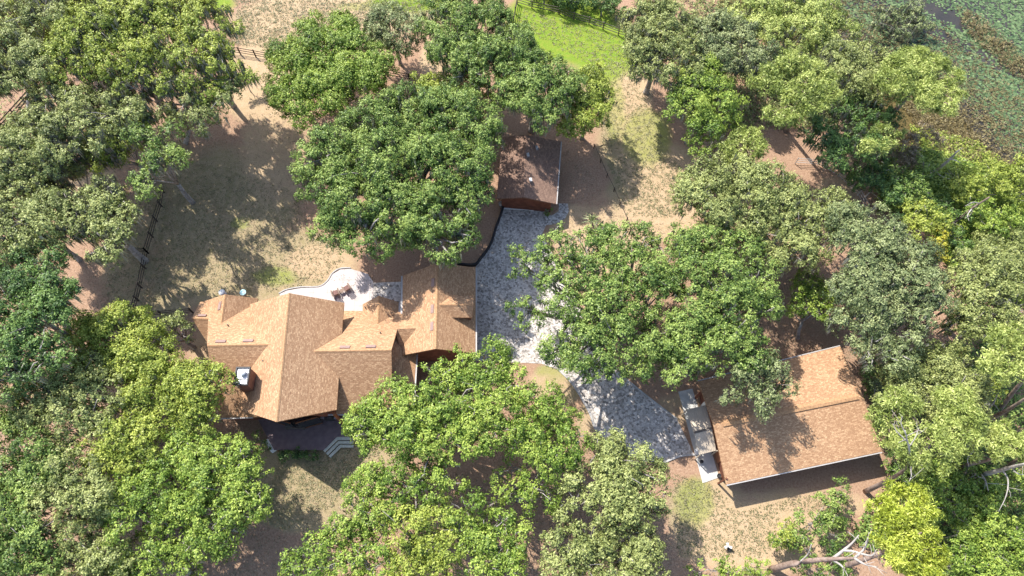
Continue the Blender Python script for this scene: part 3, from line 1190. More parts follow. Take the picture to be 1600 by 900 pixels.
# pots by the garage and barn
for u, v, r, h, lab, mm in ((1088, 707, .3, .5, 'pale pot at the canopy corner beside the end of the driveway', 'white'), (1122, 744, .2, .5, 'small dark pot on the white slab at the outbuilding corner', 'dark'), (1095, 722, .2, .35, 'dark pot on the white slab just south of the canopy', 'dark'),
                            (783, 321, .32, .45, 'grey pot beside the left jamb of the garage door', 'stone')):
    q = px(u, v, .05)
    b = MB()
    b.lathe((q.x, q.y, .05), [(r * .7, 0), (r, h), (r * .82, h), (r * .7, h - .08)], 12)
    o = b.build('plant_pot', M[mm])
    tag(o, lab, 'pot')

exec_trees = True

# ------------------------------------------------------------------ TREES
def unit(v):
    return v / np.maximum(1e-9, np.linalg.norm(v, axis=-1, keepdims=True))


def leaves_at(centers, outward, per, spread, size, aspect, upbias, tint0, tj=0.16):
    """many small leaf faces round each tuft centre; returns coords (3 per face) and tint"""
    n = len(centers)
    c = np.repeat(centers, per, 0)
    o = np.repeat(outward, per, 0)
    N = len(c)
    spread = np.broadcast_to(np.asarray(spread, float), (3,))
    off = rng.normal(0, 1, (N, 3)) * spread
    pos = c + off
    nr = unit(o * 0.85 + np.array([0, 0, upbias]) + rng.normal(0, 0.42, (N, 3)))
    t = unit(np.cross(nr, rng.normal(0, 1, (N, 3))))
    bt = np.cross(nr, t)
    L = size * rng.uniform(0.65, 1.35, (N, 1))
    W = L * aspect
    p0 = pos + t * L
    p1 = pos - t * L * 0.6 + bt * W
    p2 = pos - t * L * 0.6 - bt * W
    co = np.stack([p0, p1, p2], 1).reshape(-1, 3)
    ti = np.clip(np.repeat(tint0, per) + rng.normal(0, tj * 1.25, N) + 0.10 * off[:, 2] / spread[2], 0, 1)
    return co, np.repeat(ti, 3)


def needles_at(centers, outward, per, length, width, tint0):
    n = len(centers)
    c = np.repeat(centers, per, 0)
    o = np.repeat(outward, per, 0)
    N = len(c)
    d = unit(o * 0.5 + np.array([0, 0, 0.35]) + rng.normal(0, 0.75, (N, 3)))
    s = unit(np.cross(d, rng.normal(0, 1, (N, 3))))
    L = length * rng.uniform(0.6, 1.2, (N, 1))
    b0 = c + d * L * .08
    co = np.stack([c + d * L, b0 + s * width, b0 - s * width], 1).reshape(-1, 3)
    ti = np.clip(np.repeat(tint0, per) + rng.normal(0, .15, N), 0, 1)
    return co, np.repeat(ti, 3)


ALL_FACES = [0]


def tri_obj(name, co, tint, m, parent, off):
    f = np.arange(len(co), dtype=np.int32).reshape(-1, 3)
    ALL_FACES[0] += len(f)
    me = bpy.data.meshes.new(name)
    me.vertices.add(len(co))
    me.vertices.foreach_set('co', np.ascontiguousarray(co - np.array(off), dtype=np.float32).ravel())
    me.loops.add(len(co))
    me.loops.foreach_set('vertex_index', f.ravel())
    me.polygons.add(len(f))
    me.polygons.foreach_set('loop_start', np.arange(0, len(co), 3, dtype=np.int32))
    a = me.attributes.new('tint', 'FLOAT', 'POINT')
    a.data.foreach_set('value', np.ascontiguousarray(tint, dtype=np.float32))
    me.materials.append(m)
    me.update()
    o = bpy.data.objects.new(name, me)
    C.objects.link(o)
    if parent:
        o.parent = parent
    return o


def crown_points(B, dens, lobe_r, sparse, low=-0.35):
    """lobes on the upper shells of the crown's masses, tufts on the lobes"""
    lobes, tufts, outs, tints = [], [], [], []
    for bx, by, bz, r, rz in B:
        nl = max(3, int(2.6 * (r / lobe_r) ** 2 * max(.25, 1 - sparse * .45)))
        pts = []
        tries = 0
        while len(pts) < nl and tries < nl * 14:
            tries += 1
            d = rng.normal(0, 1, 3)
            d /= np.linalg.norm(d)
            if d[2] < low or (d[2] < 0 and rng.random() < .35):
                continue
            k = rng.uniform(.62, 1.0) if rng.random() < .82 else rng.uniform(.2, .7)
            q = np.array([bx + d[0] * r * k, by + d[1] * r * k, bz + d[2] * rz * k])
            if any((ox != bx or oy != by) and ((q[0] - ox) / orr) ** 2 + ((q[1] - oy) / orr) ** 2 + ((q[2] - oz) / orz) ** 2 < .25 for ox, oy, oz, orr, orz in B):
                continue
            if any(np.linalg.norm((q - p) * (1, 1, 1.2)) < lobe_r * rng.uniform(.55, .85) for p, _ in pts):
                continue
            pts.append((q, d))
        for q, d in pts:
            lr = lobe_r * rng.choice([.5, .65, .85, 1.05, 1.4]) * rng.uniform(.9, 1.1) * min(1, .55 + r * .16)
            nt = max(5, int(dens * 33 * lr * lr))
            dd = unit(rng.normal(0, 1, (nt, 3)) + d * .5 + np.array([0, 0, .6]))
            rad = lr * rng.uniform(.58, 1.15, (nt, 1))
            tp = q + dd * rad * np.array([1, 1, .72])
            lt = rng.normal(.47, .16)
            tufts.append(tp)
            outs.append(dd)
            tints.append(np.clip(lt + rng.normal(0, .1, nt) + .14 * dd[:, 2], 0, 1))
            lobes.append((q, lr))
    return lobes, np.concatenate(tufts), np.concatenate(outs), np.concatenate(tints)


def tree(kind, pal, label, cat, h, blobs, base=None, moss=0.0, dens=1.0, lobe=.98, leaf=.135, sparse=0.0, group=None, lift=0.0, flat=.62, branchy=1.0, trunk_r=None):
    pine = kind == 'pine_tree'
    # centre of the crown on the ground
    mu = sum(b[0] * b[2] for b in blobs) / sum(b[2] for b in blobs)
    mv = sum(b[1] * b[2] for b in blobs) / sum(b[2] for b in blobs)
    if group == GL:
        h *= 1.2
        sparse += 1.1 if mu > 215 else .35
        flat = .42
        lobe = 1.0
    cw = px(mu, mv, h * .75)
    bp = px(*base) if base else Vector((cw.x, cw.y, 0))
    bp.z = gz(bp.x, bp.y)
    root = thing(kind, bp, label, cat, group)
    B = []
    for u, v, rp in blobs:
        q = px(u, v, h * .75)
        r = (1.36 if group == GL else 1.22 if group == GB else 1.12) * rp / ppm(q)
        rz = r * flat
        dist = math.hypot(q.x - cw.x, q.y - cw.y)
        cz = max(rz * .75 + .25, h - rz - .17 * dist - rng.uniform(0, .08) * h)
        q = px(u, v, cz)
        B.append((q.x, q.y, cz, r, rz))
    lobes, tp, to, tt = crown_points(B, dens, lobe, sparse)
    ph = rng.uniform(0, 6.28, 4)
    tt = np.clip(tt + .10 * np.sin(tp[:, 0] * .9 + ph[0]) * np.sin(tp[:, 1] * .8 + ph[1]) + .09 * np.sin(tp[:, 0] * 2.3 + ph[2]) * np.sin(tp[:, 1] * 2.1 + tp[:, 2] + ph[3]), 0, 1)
    if kind == 'oak_tree':
        moss = moss * 1.5 + .15
    if pine:
        co, ti = needles_at(tp, to, 16, .5, .03, tt)
        c2, t2 = leaves_at(tp, to, 8, .2, .17, .3, .6, tt)
        co, ti = np.concatenate([co, c2]), np.concatenate([ti, t2])
    else:
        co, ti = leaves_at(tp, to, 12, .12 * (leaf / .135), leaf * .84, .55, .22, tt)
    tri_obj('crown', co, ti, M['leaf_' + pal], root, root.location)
    if moss > 0:
        # grey hanging moss: thin strands below the lobes
        S_ = []
        T_ = []
        for q, lr in lobes:
            k = rng.poisson(7 * moss)
            if not k:
                continue
            a = rng.uniform(0, 2 * PI, k)
            rr = lr * np.sqrt(rng.uniform(0, 1, k)) * 1.0
            top = np.stack([q[0] + np.cos(a) * rr, q[1] + np.sin(a) * rr, q[2] + rng.uniform(-.1, .55, k) * lr], 1)
            for tq in top:
                L = rng.uniform(.7, 2.0)
                for s in range(4):
                    w_ = .085
                    a2 = rng.uniform(0, PI)
                    jx, jy = rng.normal(0, .12, 2)
                    sx, sy = math.cos(a2) * w_, math.sin(a2) * w_
                    S_ += [(tq[0] + jx - sx, tq[1] + jy - sy, tq[2]), (tq[0] + jx + sx, tq[1] + jy + sy, tq[2] + rng.uniform(-.1, .1)), (tq[0] + jx + rng.normal(0, .1), tq[1] + jy + rng.normal(0, .1), tq[2] - L * rng.uniform(.6, 1))]
                    T_ += [rng.uniform(.1, .9)] * 3
        if S_:
            tag(tri_obj('hanging_moss', np.array(S_), np.array(T_), M['moss'], root, root.location), kind='stuff')
    # trunk and limbs
    tr = trunk_r or ((.2 if pine else .012 * h + .12)) * (1.35 if len(blobs) > 6 else 1)
    fork = Vector((bp.x * .55 + cw.x * .45, bp.y * .55 + cw.y * .45, max(.5, h * (.62 if pine else .3))))
    bk = M['pinebark'] if pine else M['bark']
    b = MB()
    midp = (bp + fork) / 2 + Vector((rng.normal(0, .08) * h * .1, rng.normal(0, .08) * h * .1, 0))
    b.tube([bp - Vector((0, 0, .2)), bp + Vector((0, 0, .35)), midp, fork], [tr * 1.5, tr * 1.1, tr * .92, tr * .78], 8)
    if pine:
        top = Vector((cw.x, cw.y, h * .93))
        b.tube([fork, (fork + top) / 2, top], [tr * .78, tr * .55, tr * .2], 7)
    b.build('trunk', bk, root, True)
    lb = MB()
    for bx, by, bz, r, rz in B:
        c = Vector((bx, by, bz - rz * .15))
        if pine:
            t = min(1, max(0, (bz - fork.z) / max(.1, h * .93 - fork.z))) * .8
            src = fork.lerp(Vector((cw.x, cw.y, h * .93)), t)
        else:
            src = fork
        m1 = src.lerp(c, .5) + Vector((rng.normal(0, .25), rng.normal(0, .25), -.12 * (c - src).length * (0 if pine else 1) + .3))
        rr = max(.05, tr * .5)
        lb.tube([src, m1, c], [rr, rr * .75, rr * .45], 6)
        near = [(q, lr) for q, lr in lobes if abs(q[0] - bx) < r * 1.05 and abs(q[1] - by) < r * 1.05]
        rng.shuffle(near)
        for q, lr in near[:int(7 * branchy)]:
            e = Vector(q) + Vector((0, 0, lr * rng.choice([.2, .5, .75])))
            m2 = c.lerp(e, .55) + Vector((rng.normal(0, .15), rng.normal(0, .15), rng.normal(.1, .15)))
            lb.tube([m1.lerp(c, rng.uniform(.3, 1)), m2, e], [rr * .42, rr * .3, .025], 5)
    lb.build('limbs', bk, root, True)
    return root


def snag(label, base, pts, r0, branches, mm='deadwood', name='dead_tree', cat='dead tree'):
    """bare trunk through (u, v, z) points with bare branches"""
    bp = px(*base)
    root = thing(name, bp, label, cat)
    P = [bp] + [px(u, v, z) for u, v, z in pts]
    b = MB()
    P2 = smooth_line(P, 4)
    b.tube(P2, [r0 * (1 - .65 * i / (len(P2) - 1)) for i in range(len(P2))], 9)
    b.build('trunk', M['pinebark'] if mm == 'pinebark' else M[mm], root, True)
    for br in branches:
        r, Q = br[0], [px(u, v, z) for u, v, z in br[1:]]
        Q2 = smooth_line(Q, 4)
        b = MB()
        b.tube(Q2, [r * (1 - .7 * i / (len(Q2) - 1)) for i in range(len(Q2))], 7)
        # twigs
        for k in range(3):
            t = Q2[int(rng.uniform(.4, 1) * (len(Q2) - 1))]
            e = t + Vector((rng.normal(0, .6), rng.normal(0, .6), rng.normal(.2, .4)))
            b.tube([t, (t + e) / 2 + Vector((0, 0, .1)), e], [r * .3, r * .22, .015], 5)
        b.build('branch', M['deadwood'], root, True)
    return root


T = tree
OAK, PINE, SH = 'oak_tree', 'pine_tree', 'shrub'
GL, GB, GT, GR = 'mossy oaks west of the yard', 'oaks in the south-west wood', 'trees along the north fence', 'trees by the lake shore'
# ---- north-west, hung with moss
T(OAK, 'olive', 'tall dull grey-green mossy oak cut off by the left edge, with two leaning trunks showing', 'tree', 13, [(12, 45, 48), (30, 100, 40), (5, 120, 30), (70, 20, 28)], base=(48, 172), moss=.8, group=GL, sparse=.2)
T(OAK, 'lime', 'yellow-green oak crown at the top edge left of the big mossy oaks', 'tree', 9, [(85, 45, 35), (60, 10, 30), (110, 15, 30), (68, 125, 22)], moss=.3, group=GL)
T(OAK, 'lime', 'broad pale mossy oak filling the top left behind the sandy field', 'tree', 13, [(160, 40, 48), (220, 30, 45), (130, 80, 40), (190, 85, 42), (150, 5, 35)], moss=1, group=GL)
T(OAK, 'lime', 'mossy oak overhanging the left edge of the pale sandy field', 'tree', 13, [(285, 35, 42), (325, 45, 38), (345, 60, 26), (260, 65, 35), (305, 85, 32), (340, 85, 24)], moss=.9, group=GL)
T(OAK, 'lime', 'mossy oak with open branches just west of the short gate-like fence', 'tree', 12, [(240, 120, 36), (285, 125, 34), (320, 120, 30), (355, 115, 26), (215, 140, 28), (375, 130, 18)], base=(285, 185), moss=1.2, sparse=.35, group=GL)
T(OAK, 'olive', 'mossy oak with long shaggy lower branches above the dappled yard', 'tree', 11, [(245, 160, 28), (300, 160, 30), (330, 150, 26), (315, 185, 26), (265, 150, 20)], base=(292, 225), moss=1.1, sparse=.3, group=GL)
T(OAK, 'olive', 'wide mossy oak in front of the two leaning trunks at far left', 'tree', 12, [(95, 175, 40), (150, 165, 40), (60, 215, 42), (110, 215, 40), (20, 245, 42), (60, 260, 32), (185, 175, 28)], moss=.9, sparse=.1, group=GL)
T(OAK, 'oak', 'narrow dark green mossy oak at the north-west corner of the dappled yard', 'tree', 11, [(222, 212, 22), (250, 232, 26), (255, 262, 25), (238, 280, 22), (225, 195, 16)], moss=.9, sparse=.2, group=GL)
T(OAK, 'olive', 'ragged mossy oak just west of the long dark yard fence', 'tree', 11, [(150, 325, 34), (180, 345, 26), (125, 360, 30), (165, 300, 20), (165, 385, 24), (110, 320, 20), (190, 315, 14)], moss=1.3, sparse=.3, group=GL)
T(OAK, 'olive', 'mossy oak at the left edge beside the small tan clearing', 'tree', 11, [(30, 320, 36), (20, 285, 28), (65, 345, 30), (20, 360, 34), (60, 375, 24)], moss=.9, group=GL)
T(OAK, 'dark', 'dark green oak at the left edge below the ragged mossy oak', 'tree', 12, [(40, 420, 42), (75, 450, 34), (25, 480, 45), (70, 500, 34), (40, 545, 40), (85, 475, 26), (15, 590, 28), (68, 560, 24)], moss=.35, group=GL)
T(SH, 'oak', 'small leafy bush alone just below the sandy field fence', 'bush', 3, [(385, 122, 12), (378, 128, 8)], trunk_r=.06, lobe=.6)
T(OAK, 'lime', 'shaggy mossy oak between the small tan clearing and the narrow dark green oak', 'tree', 10, [(180, 212, 26), (206, 202, 22), (165, 240, 20), (190, 188, 20), (150, 225, 16)], moss=1.2, group=GL)
T(OAK, 'olive', 'low mossy oak just above the small tan clearing at the left', 'tree', 9, [(105, 258, 26), (130, 245, 20), (85, 285, 22), (70, 300, 18)], moss=1.1, group=GL)
# ---- south-west wood
T(OAK, 'lime', 'bright yellow-green oak at the north end of the south-west wood', 'tree', 10, [(140, 520, 34), (185, 520, 36), (225, 535, 36), (160, 560, 36), (205, 565, 38), (245, 560, 30), (180, 500, 18)], group=GB)
T(OAK, 'olive', 'small olive tree touching the north-west corner of the house roof', 'tree', 7, [(268, 512, 19), (284, 520, 13), (255, 525, 16), (276, 500, 10)])
T(OAK, 'lime', 'bright yellow-green oak against the west wall of the house', 'tree', 10, [(260, 600, 36), (300, 595, 34), (325, 610, 26), (255, 640, 38), (300, 645, 34), (225, 620, 32), (320, 655, 22), (330, 590, 14)], group=GB)
T(OAK, 'olive', 'pale olive oak with grey branches left of the south-west wood', 'tree', 11, [(75, 600, 38), (120, 590, 36), (45, 640, 38), (95, 650, 42), (150, 625, 34), (140, 665, 30)], moss=.15, group=GB)
T(OAK, 'oak', 'green oak at the left edge midway down the south-west wood', 'tree', 11, [(25, 705, 42), (10, 660, 30), (60, 745, 38), (20, 770, 40), (60, 700, 28)], group=GB)
T(OAK, 'lime', 'rounded yellow-green oak between the house tree and the left edge', 'tree', 10, [(185, 680, 36), (145, 695, 32), (215, 700, 30), (175, 715, 28), (225, 675, 20)], group=GB)
T(OAK, 'olive', 'olive oak in the middle of the south-west wood', 'tree', 11, [(95, 745, 36), (140, 755, 36), (75, 790, 36), (120, 800, 32), (160, 780, 24)], moss=.1, group=GB)
T(OAK, 'bright', 'bright green oak beside the west end of the deck lawn', 'tree', 10, [(300, 715, 34), (345, 725, 38), (376, 745, 32), (320, 755, 32), (365, 770, 34), (398, 755, 22), (402, 780, 16), (300, 690, 22), (384, 715, 16)], group=GB)
T(OAK, 'bright', 'bright green oak just left of a narrow red-brown gap in the south-west wood', 'tree', 10, [(190, 755, 32), (235, 770, 36), (270, 745, 30), (215, 805, 32), (255, 800, 28), (180, 790, 24)], group=GB)
T(OAK, 'bright', 'bright green oak at the bottom south-east corner of the south-west wood', 'tree', 10, [(295, 795, 32), (335, 800, 34), (375, 805, 28), (275, 835, 32), (320, 840, 32), (355, 830, 24), (395, 790, 24)], group=GB)
T(OAK, 'oak', 'green oak in the bottom left corner of the picture', 'tree', 11, [(20, 830, 40), (60, 855, 38), (15, 885, 38), (55, 895, 34), (10, 790, 22)], group=GB)
T(OAK, 'olive', 'pale oak on the bottom edge right of the corner oak', 'tree', 10, [(115, 845, 36), (155, 860, 36), (120, 890, 38), (170, 895, 32)], group=GB)
T(OAK, 'bright', 'green oak on the bottom edge below the narrow red-brown gap', 'tree', 9, [(225, 875, 34), (270, 890, 30), (195, 895, 26), (305, 895, 20)], group=GB)
# ---- north centre
T(OAK, 'bright', 'dense round bright green tree with smooth domed clumps below the sandy field', 'tree', 10, [(455, 105, 34), (480, 58, 24), (532, 58, 28), (505, 92, 36), (555, 88, 36), (580, 112, 28), (470, 140, 32), (520, 130, 36), (478, 172, 32), (440, 145, 20), (485, 38, 14), (560, 125, 34), (545, 50, 22)], dens=1.5, lobe=1.5, group=GT)
T(OAK, 'grey', 'feathery grey-green tree at the top edge right of the sandy field', 'tree', 8, [(605, 42, 34), (635, 55, 28), (600, 72, 26), (645, 30, 20), (590, 25, 18)], moss=.2, sparse=.25, dens=.85, group=GT)
T(OAK, 'oak', 'tall green oak with grey streaks at the top left of the bright green lawn', 'tree', 12, [(700, 45, 32), (745, 40, 38), (780, 55, 34), (715, 85, 34), (765, 95, 38), (690, 75, 24), (735, 115, 26), (720, 20, 24)], moss=.35, dens=1.15, group=GT)
T(OAK, 'oak', 'green oak bordering the lower left side of the bright green lawn', 'tree', 12, [(810, 95, 38), (846, 110, 32), (878, 126, 26), (830, 145, 38), (866, 160, 28), (800, 140, 30), (848, 188, 20), (805, 70, 24)], moss=.4, dens=1.15, group=GT)
T(OAK, 'lime', 'yellow-green oak casting a dark shadow on the grass east of the garage', 'tree', 9, [(915, 145, 36), (925, 178, 26), (900, 190, 26), (932, 122, 20), (945, 155, 16), (905, 165, 30)], dens=1.3, group=GT)
T(OAK, 'lime', 'low yellow-green oak between the round dense tree and the lawn oaks', 'tree', 9, [(690, 150, 32), (722, 145, 30), (668, 132, 16), (745, 155, 24), (655, 125, 12)], dens=1.2, group=GT)
T(OAK, 'oak', 'giant spreading grey-flecked oak west of the detached garage, the biggest crown of all', 'tree', 13.5, [(590, 200, 52), (640, 180, 50), (700, 190, 52), (742, 200, 40), (762, 225, 22), (540, 240, 55), (600, 265, 62), (670, 260, 62), (720, 262, 46), (515, 290, 42), (555, 320, 50), (620, 330, 55), (690, 330, 52), (726, 312, 34), (570, 370, 34), (690, 378, 32), (530, 350, 34), (715, 365, 24), (500, 255, 28)], moss=.55, dens=1.15, base=(640, 330), lobe=1.1, trunk_r=.6)
T(OAK, 'dark', 'dark tree on the top edge left of the lawn fence corner', 'tree', 8, [(690, -5, 26), (735, -8, 30), (765, 0, 20)], group=GT)
for i, (u, v, r, lb_) in enumerate([(845, -6, 20, 'dark leafy hedge shrub behind the left end of the grey lawn fence'), (885, 0, 24, 'dark leafy hedge shrub behind the middle of the grey lawn fence'), (935, 12, 22, 'bright-topped dark hedge shrub behind the grey lawn fence near the large grey oak'), (960, 20, 16, 'small dark shrub at the right end of the grey lawn fence')]):
    T(SH, 'dark', lb_, 'shrub', 2.4, [(u, v - 7, r), (u + r * .8, v + r * .4 - 7, r * .6)], trunk_r=.1, lobe=.8, group='hedge behind the lawn fence')
# ---- north-east, lake shore
T(OAK, 'olive', 'grey-green oak standing at the right edge of the bright green lawn', 'tree', 11.5, [(1010, 35, 34), (1045, 45, 38), (1015, 75, 38), (1055, 90, 36), (1010, 105, 26), (1040, 120, 24), (1030, 10, 22)], moss=.5, group=GR)
T(OAK, 'bright', 'bright green oak at the right side of the sandy grass strip', 'tree', 10, [(1080, 140, 34), (1110, 125, 34), (1072, 175, 28), (1120, 170, 38), (1100, 205, 30), (1085, 160, 28)], moss=.3, group=GR)
T(OAK, 'bright', 'smaller bright green tree just below the strip-side oak', 'tree', 8, [(1118, 228, 22), (1100, 240, 14), (1140, 210, 20)], group=GR)
T(OAK, 'grey', 'shaggy grey oak behind the large lawn-edge oak', 'tree', 10, [(1105, 55, 36), (1150, 60, 38), (1125, 95, 30), (1175, 95, 32), (1095, 90, 22)], moss=.8, group=GR)
T(OAK, 'palepine', 'pale yellowish tree on the top edge toward the lake', 'tree', 9, [(1180, 20, 34), (1230, 20, 36), (1275, 30, 36), (1310, 55, 28), (1250, 60, 34), (1205, 55, 28)], moss=.2, dens=1.1, group=GR)
T(PINE, 'palepine', 'yellow-green pine with bare grey branches in the lakeside wood', 'pine', 14, [(1212, 130, 24), (1240, 108, 22), (1275, 125, 26), (1235, 165, 24), (1270, 165, 22), (1215, 182, 18), (1290, 145, 18), (1250, 140, 22)], base=(1228, 205), group='pines by the lake', sparse=.2)
T(OAK, 'olive', 'grey-green oak between the yellow pine and the marsh', 'tree', 10, [(1335, 85, 32), (1365, 95, 24), (1330, 120, 32), (1300, 100, 28), (1355, 135, 28)], moss=.4, group=GR)
T(PINE, 'palepine', 'wide flat-topped pale pine leaning over the brown marsh', 'pine', 13, [(1405, 110, 24), (1435, 108, 26), (1465, 122, 24), (1482, 148, 18), (1450, 150, 24), (1400, 140, 22), (1425, 130, 26), (1475, 165, 14)], base=(1358, 222), group='pines by the lake', dens=1.35, sparse=.1, trunk_r=.32)
T(PINE, 'palepine', 'small pine near the right end of the sandy strip', 'pine', 9, [(1165, 228, 24), (1190, 220, 17), (1145, 238, 18), (1170, 245, 18)], base=(1150, 275), group='pines by the lake', sparse=.3)
T(OAK, 'dark', 'dark oak deep in the lakeside wood below the yellow pine', 'tree', 9, [(1310, 190, 36), (1345, 170, 32), (1290, 220, 28), (1335, 225, 34), (1375, 185, 26), (1300, 250, 22)], moss=.3, group=GR)
T(PINE, 'palepine', 'thin pale pine below the flat-topped pine', 'pine', 9, [(1372, 215, 22), (1350, 235, 16), (1390, 200, 16)], base=(1350, 262), group='pines by the lake', sparse=.4)
T(SH, 'brown', 'brownish half-bare thicket beside the marsh', 'thicket', 4, [(1415, 235, 24), (1440, 215, 20), (1395, 255, 20)], sparse=.4, trunk_r=.1, lobe=.8)
T(SH, 'lime', 'bright yellow-green shrubs mass at the right edge below the marsh', 'shrub', 5, [(1500, 288, 26), (1535, 280, 28), (1570, 290, 30), (1595, 270, 22), (1480, 270, 16), (1590, 310, 24)], trunk_r=.1, lobe=.9)
T(SH, 'dark', 'dark green bush below the deep lakeside oak', 'shrub', 5, [(1350, 275, 28), (1385, 290, 26), (1370, 250, 22), (1400, 320, 20)], trunk_r=.1, lobe=.9)
T(SH, 'oak', 'speckled green bush left of the leaning bare trunk', 'shrub', 5, [(1415, 285, 24), (1430, 310, 22), (1450, 260, 16)], trunk_r=.1, lobe=.8)
T(SH, 'lime', 'lime green bush left of the long fallen dark trunk', 'shrub', 5, [(1425, 345, 26), (1455, 340, 22), (1400, 365, 18), (1440, 365, 18)], trunk_r=.1, lobe=.9)
T(SH, 'gold', 'golden yellow bush between the big grey oak and the fallen dark trunk', 'shrub', 4, [(1472, 382, 13), (1476, 365, 9), (1470, 398, 9)], trunk_r=.08, lobe=.6)
T(SH, 'bright', 'green bush right of the long fallen dark trunk', 'shrub', 4, [(1530, 345, 24), (1560, 330, 24), (1545, 365, 22), (1585, 345, 24)], trunk_r=.1, lobe=.9)
T(SH, 'dark', 'shaded dark bush under the end of the fallen dark trunk', 'shrub', 3.5, [(1500, 380, 20), (1490, 345, 16), (1480, 320, 16)], trunk_r=.1, lobe=.8)
T(SH, 'olive', 'low olive shrub on the right edge above the silver oak', 'shrub', 4, [(1540, 395, 24), (1580, 385, 28), (1560, 410, 22)], trunk_r=.1, lobe=.9)
# ---- middle right
T(OAK, 'olive', 'wide olive-grey oak west of the pale wire fence', 'tree', 11, [(1100, 295, 36), (1145, 285, 38), (1190, 290, 36), (1120, 330, 36), (1170, 330, 38), (1215, 325, 34), (1085, 320, 24), (1225, 300, 24)], moss=.25, dens=1.15, lobe=1.1)
T(OAK, 'olive', 'olive oak lower right of the wide olive-grey oak', 'tree', 10, [(1255, 320, 28), (1285, 345, 32), (1245, 360, 30), (1305, 325, 22), (1205, 375, 34), (1240, 395, 28), (1285, 385, 24), (1180, 365, 22)], moss=.3, dens=1.1, lobe=1.1)
T(OAK, 'grey', 'large silver-green oak north-east of the long outbuilding roof', 'tree', 12, [(1335, 355, 34), (1375, 355, 36), (1345, 400, 40), (1390, 405, 42), (1330, 440, 36), (1410, 445, 40), (1375, 470, 44), (1430, 410, 30), (1350, 510, 36), (1395, 520, 36), (1435, 490, 32), (1455, 450, 26), (1360, 550, 26), (1400, 555, 22)], moss=.45, dens=1.15, lobe=1.1)
T(OAK, 'oak', 'wide open-branched oak reaching over the driveway', 'tree', 12, [(865, 362, 15), (815, 412, 24), (845, 405, 26), (880, 395, 26), (915, 385, 24), (935, 365, 14), (960, 385, 30), (1000, 380, 28), (870, 435, 26), (825, 488, 22), (803, 475, 12), (862, 452, 22), (905, 440, 32), (945, 430, 36), (990, 425, 40), (1045, 410, 40), (1020, 470, 45), (960, 480, 42), (905, 490, 32), (880, 540, 24), (852, 550, 18), (925, 545, 36), (975, 545, 38), (920, 580, 26), (1030, 530, 42), (955, 590, 22), (1000, 580, 26), (905, 520, 24), (935, 505, 28), (895, 560, 20), (870, 480, 18)], base=(985, 520), moss=.1, dens=1.0, lobe=.9, sparse=.3, trunk_r=.38, branchy=.8)
T(OAK, 'oak', 'broad green oak between the driveway oak and the outbuilding', 'tree', 12, [(1075, 380, 32), (1115, 385, 36), (1155, 395, 34), (1085, 435, 42), (1135, 440, 42), (1180, 440, 34), (1085, 490, 42), (1140, 495, 42), (1180, 485, 30), (1085, 545, 38), (1130, 545, 38), (1170, 540, 30), (1060, 580, 26)], moss=.4, dens=1.05, lobe=1.05, sparse=.2, base=(1120, 520))
T(OAK, 'grey', 'grey-green oak limb crown hanging over the outbuilding roof', 'tree', 10, [(1185, 575, 26), (1205, 600, 26), (1190, 628, 16), (1215, 580, 18), (1170, 590, 22), (1135, 620, 10)], moss=.4, base=(1165, 560), dens=1.1)
T(OAK, 'bright', 'small vivid green tree in the clearing north of the outbuilding', 'tree', 6, [(1268, 440, 18), (1290, 462, 20), (1252, 465, 20), (1268, 480, 20), (1240, 485, 12), (1275, 460, 20)], base=(1245, 530), dens=1.3, lobe=.9)
T(OAK, 'olive', 'rounded pale green tree just east of the outbuilding', 'tree', 10, [(1415, 590, 36), (1460, 580, 38), (1500, 590, 34), (1440, 625, 36), (1485, 630, 32), (1390, 620, 18), (1520, 610, 20)], moss=.2, dens=1.25, lobe=1.0)
T(PINE, 'palepine', 'pine with bare twiggy branches at the south-east corner of the outbuilding', 'pine', 13, [(1395, 640, 26), (1385, 660, 18), (1440, 670, 24), (1425, 700, 22), (1460, 700, 24), (1405, 625, 18), (1470, 725, 18)], base=(1420, 725), group='pines in the south-east', sparse=.3)
T(PINE, 'palepine', 'drooping yellow-green pine in the middle of the south-east wood', 'pine', 13, [(1490, 650, 28), (1502, 672, 22), (1480, 680, 24), (1512, 694, 18), (1500, 635, 20)], base=(1480, 722), group='pines in the south-east', sparse=.15, dens=1.2)
T(PINE, 'palepine', 'pine at the right edge level with the outbuilding ridge', 'pine', 13, [(1570, 540, 26), (1555, 560, 20), (1590, 555, 24), (1595, 530, 22), (1575, 585, 14)], base=(1560, 640), group='pines in the south-east', sparse=.2, dens=1.2)
T(OAK, 'olive', 'silver oak at the right edge behind the broken bleached snag', 'tree', 10, [(1515, 430, 32), (1555, 425, 36), (1590, 440, 34), (1500, 465, 30), (1540, 470, 38), (1590, 485, 34), (1515, 500, 32), (1560, 510, 32), (1500, 520, 20)], moss=.2, dens=1.15)
T(SH, 'lime', 'yellow-lime bush under the leaning right-edge pine trunk', 'shrub', 4, [(1540, 602, 16), (1558, 600, 13), (1552, 612, 11)], trunk_r=.08, lobe=.7)
T(PINE, 'palepine', 'pine at the right edge above the bright broadleaf thicket', 'pine', 12, [(1585, 690, 24), (1596, 712, 22), (1570, 705, 18), (1562, 690, 12)], base=(1565, 735), group='pines in the south-east', sparse=.2, dens=1.2)
T(OAK, 'bright', 'bright green broadleaf thicket in the south-east wood', 'tree', 6, [(1470, 760, 30), (1505, 750, 30), (1535, 770, 26), (1485, 795, 30), (1525, 805, 32), (1455, 740, 22), (1555, 790, 24), (1590, 770, 22)], dens=1.2)
T(OAK, 'bright', 'green broadleaf tree in the bottom right corner', 'tree', 6, [(1520, 850, 30), (1555, 840, 32), (1590, 840, 28), (1535, 885, 32), (1580, 885, 32), (1500, 870, 20)], dens=1.2)
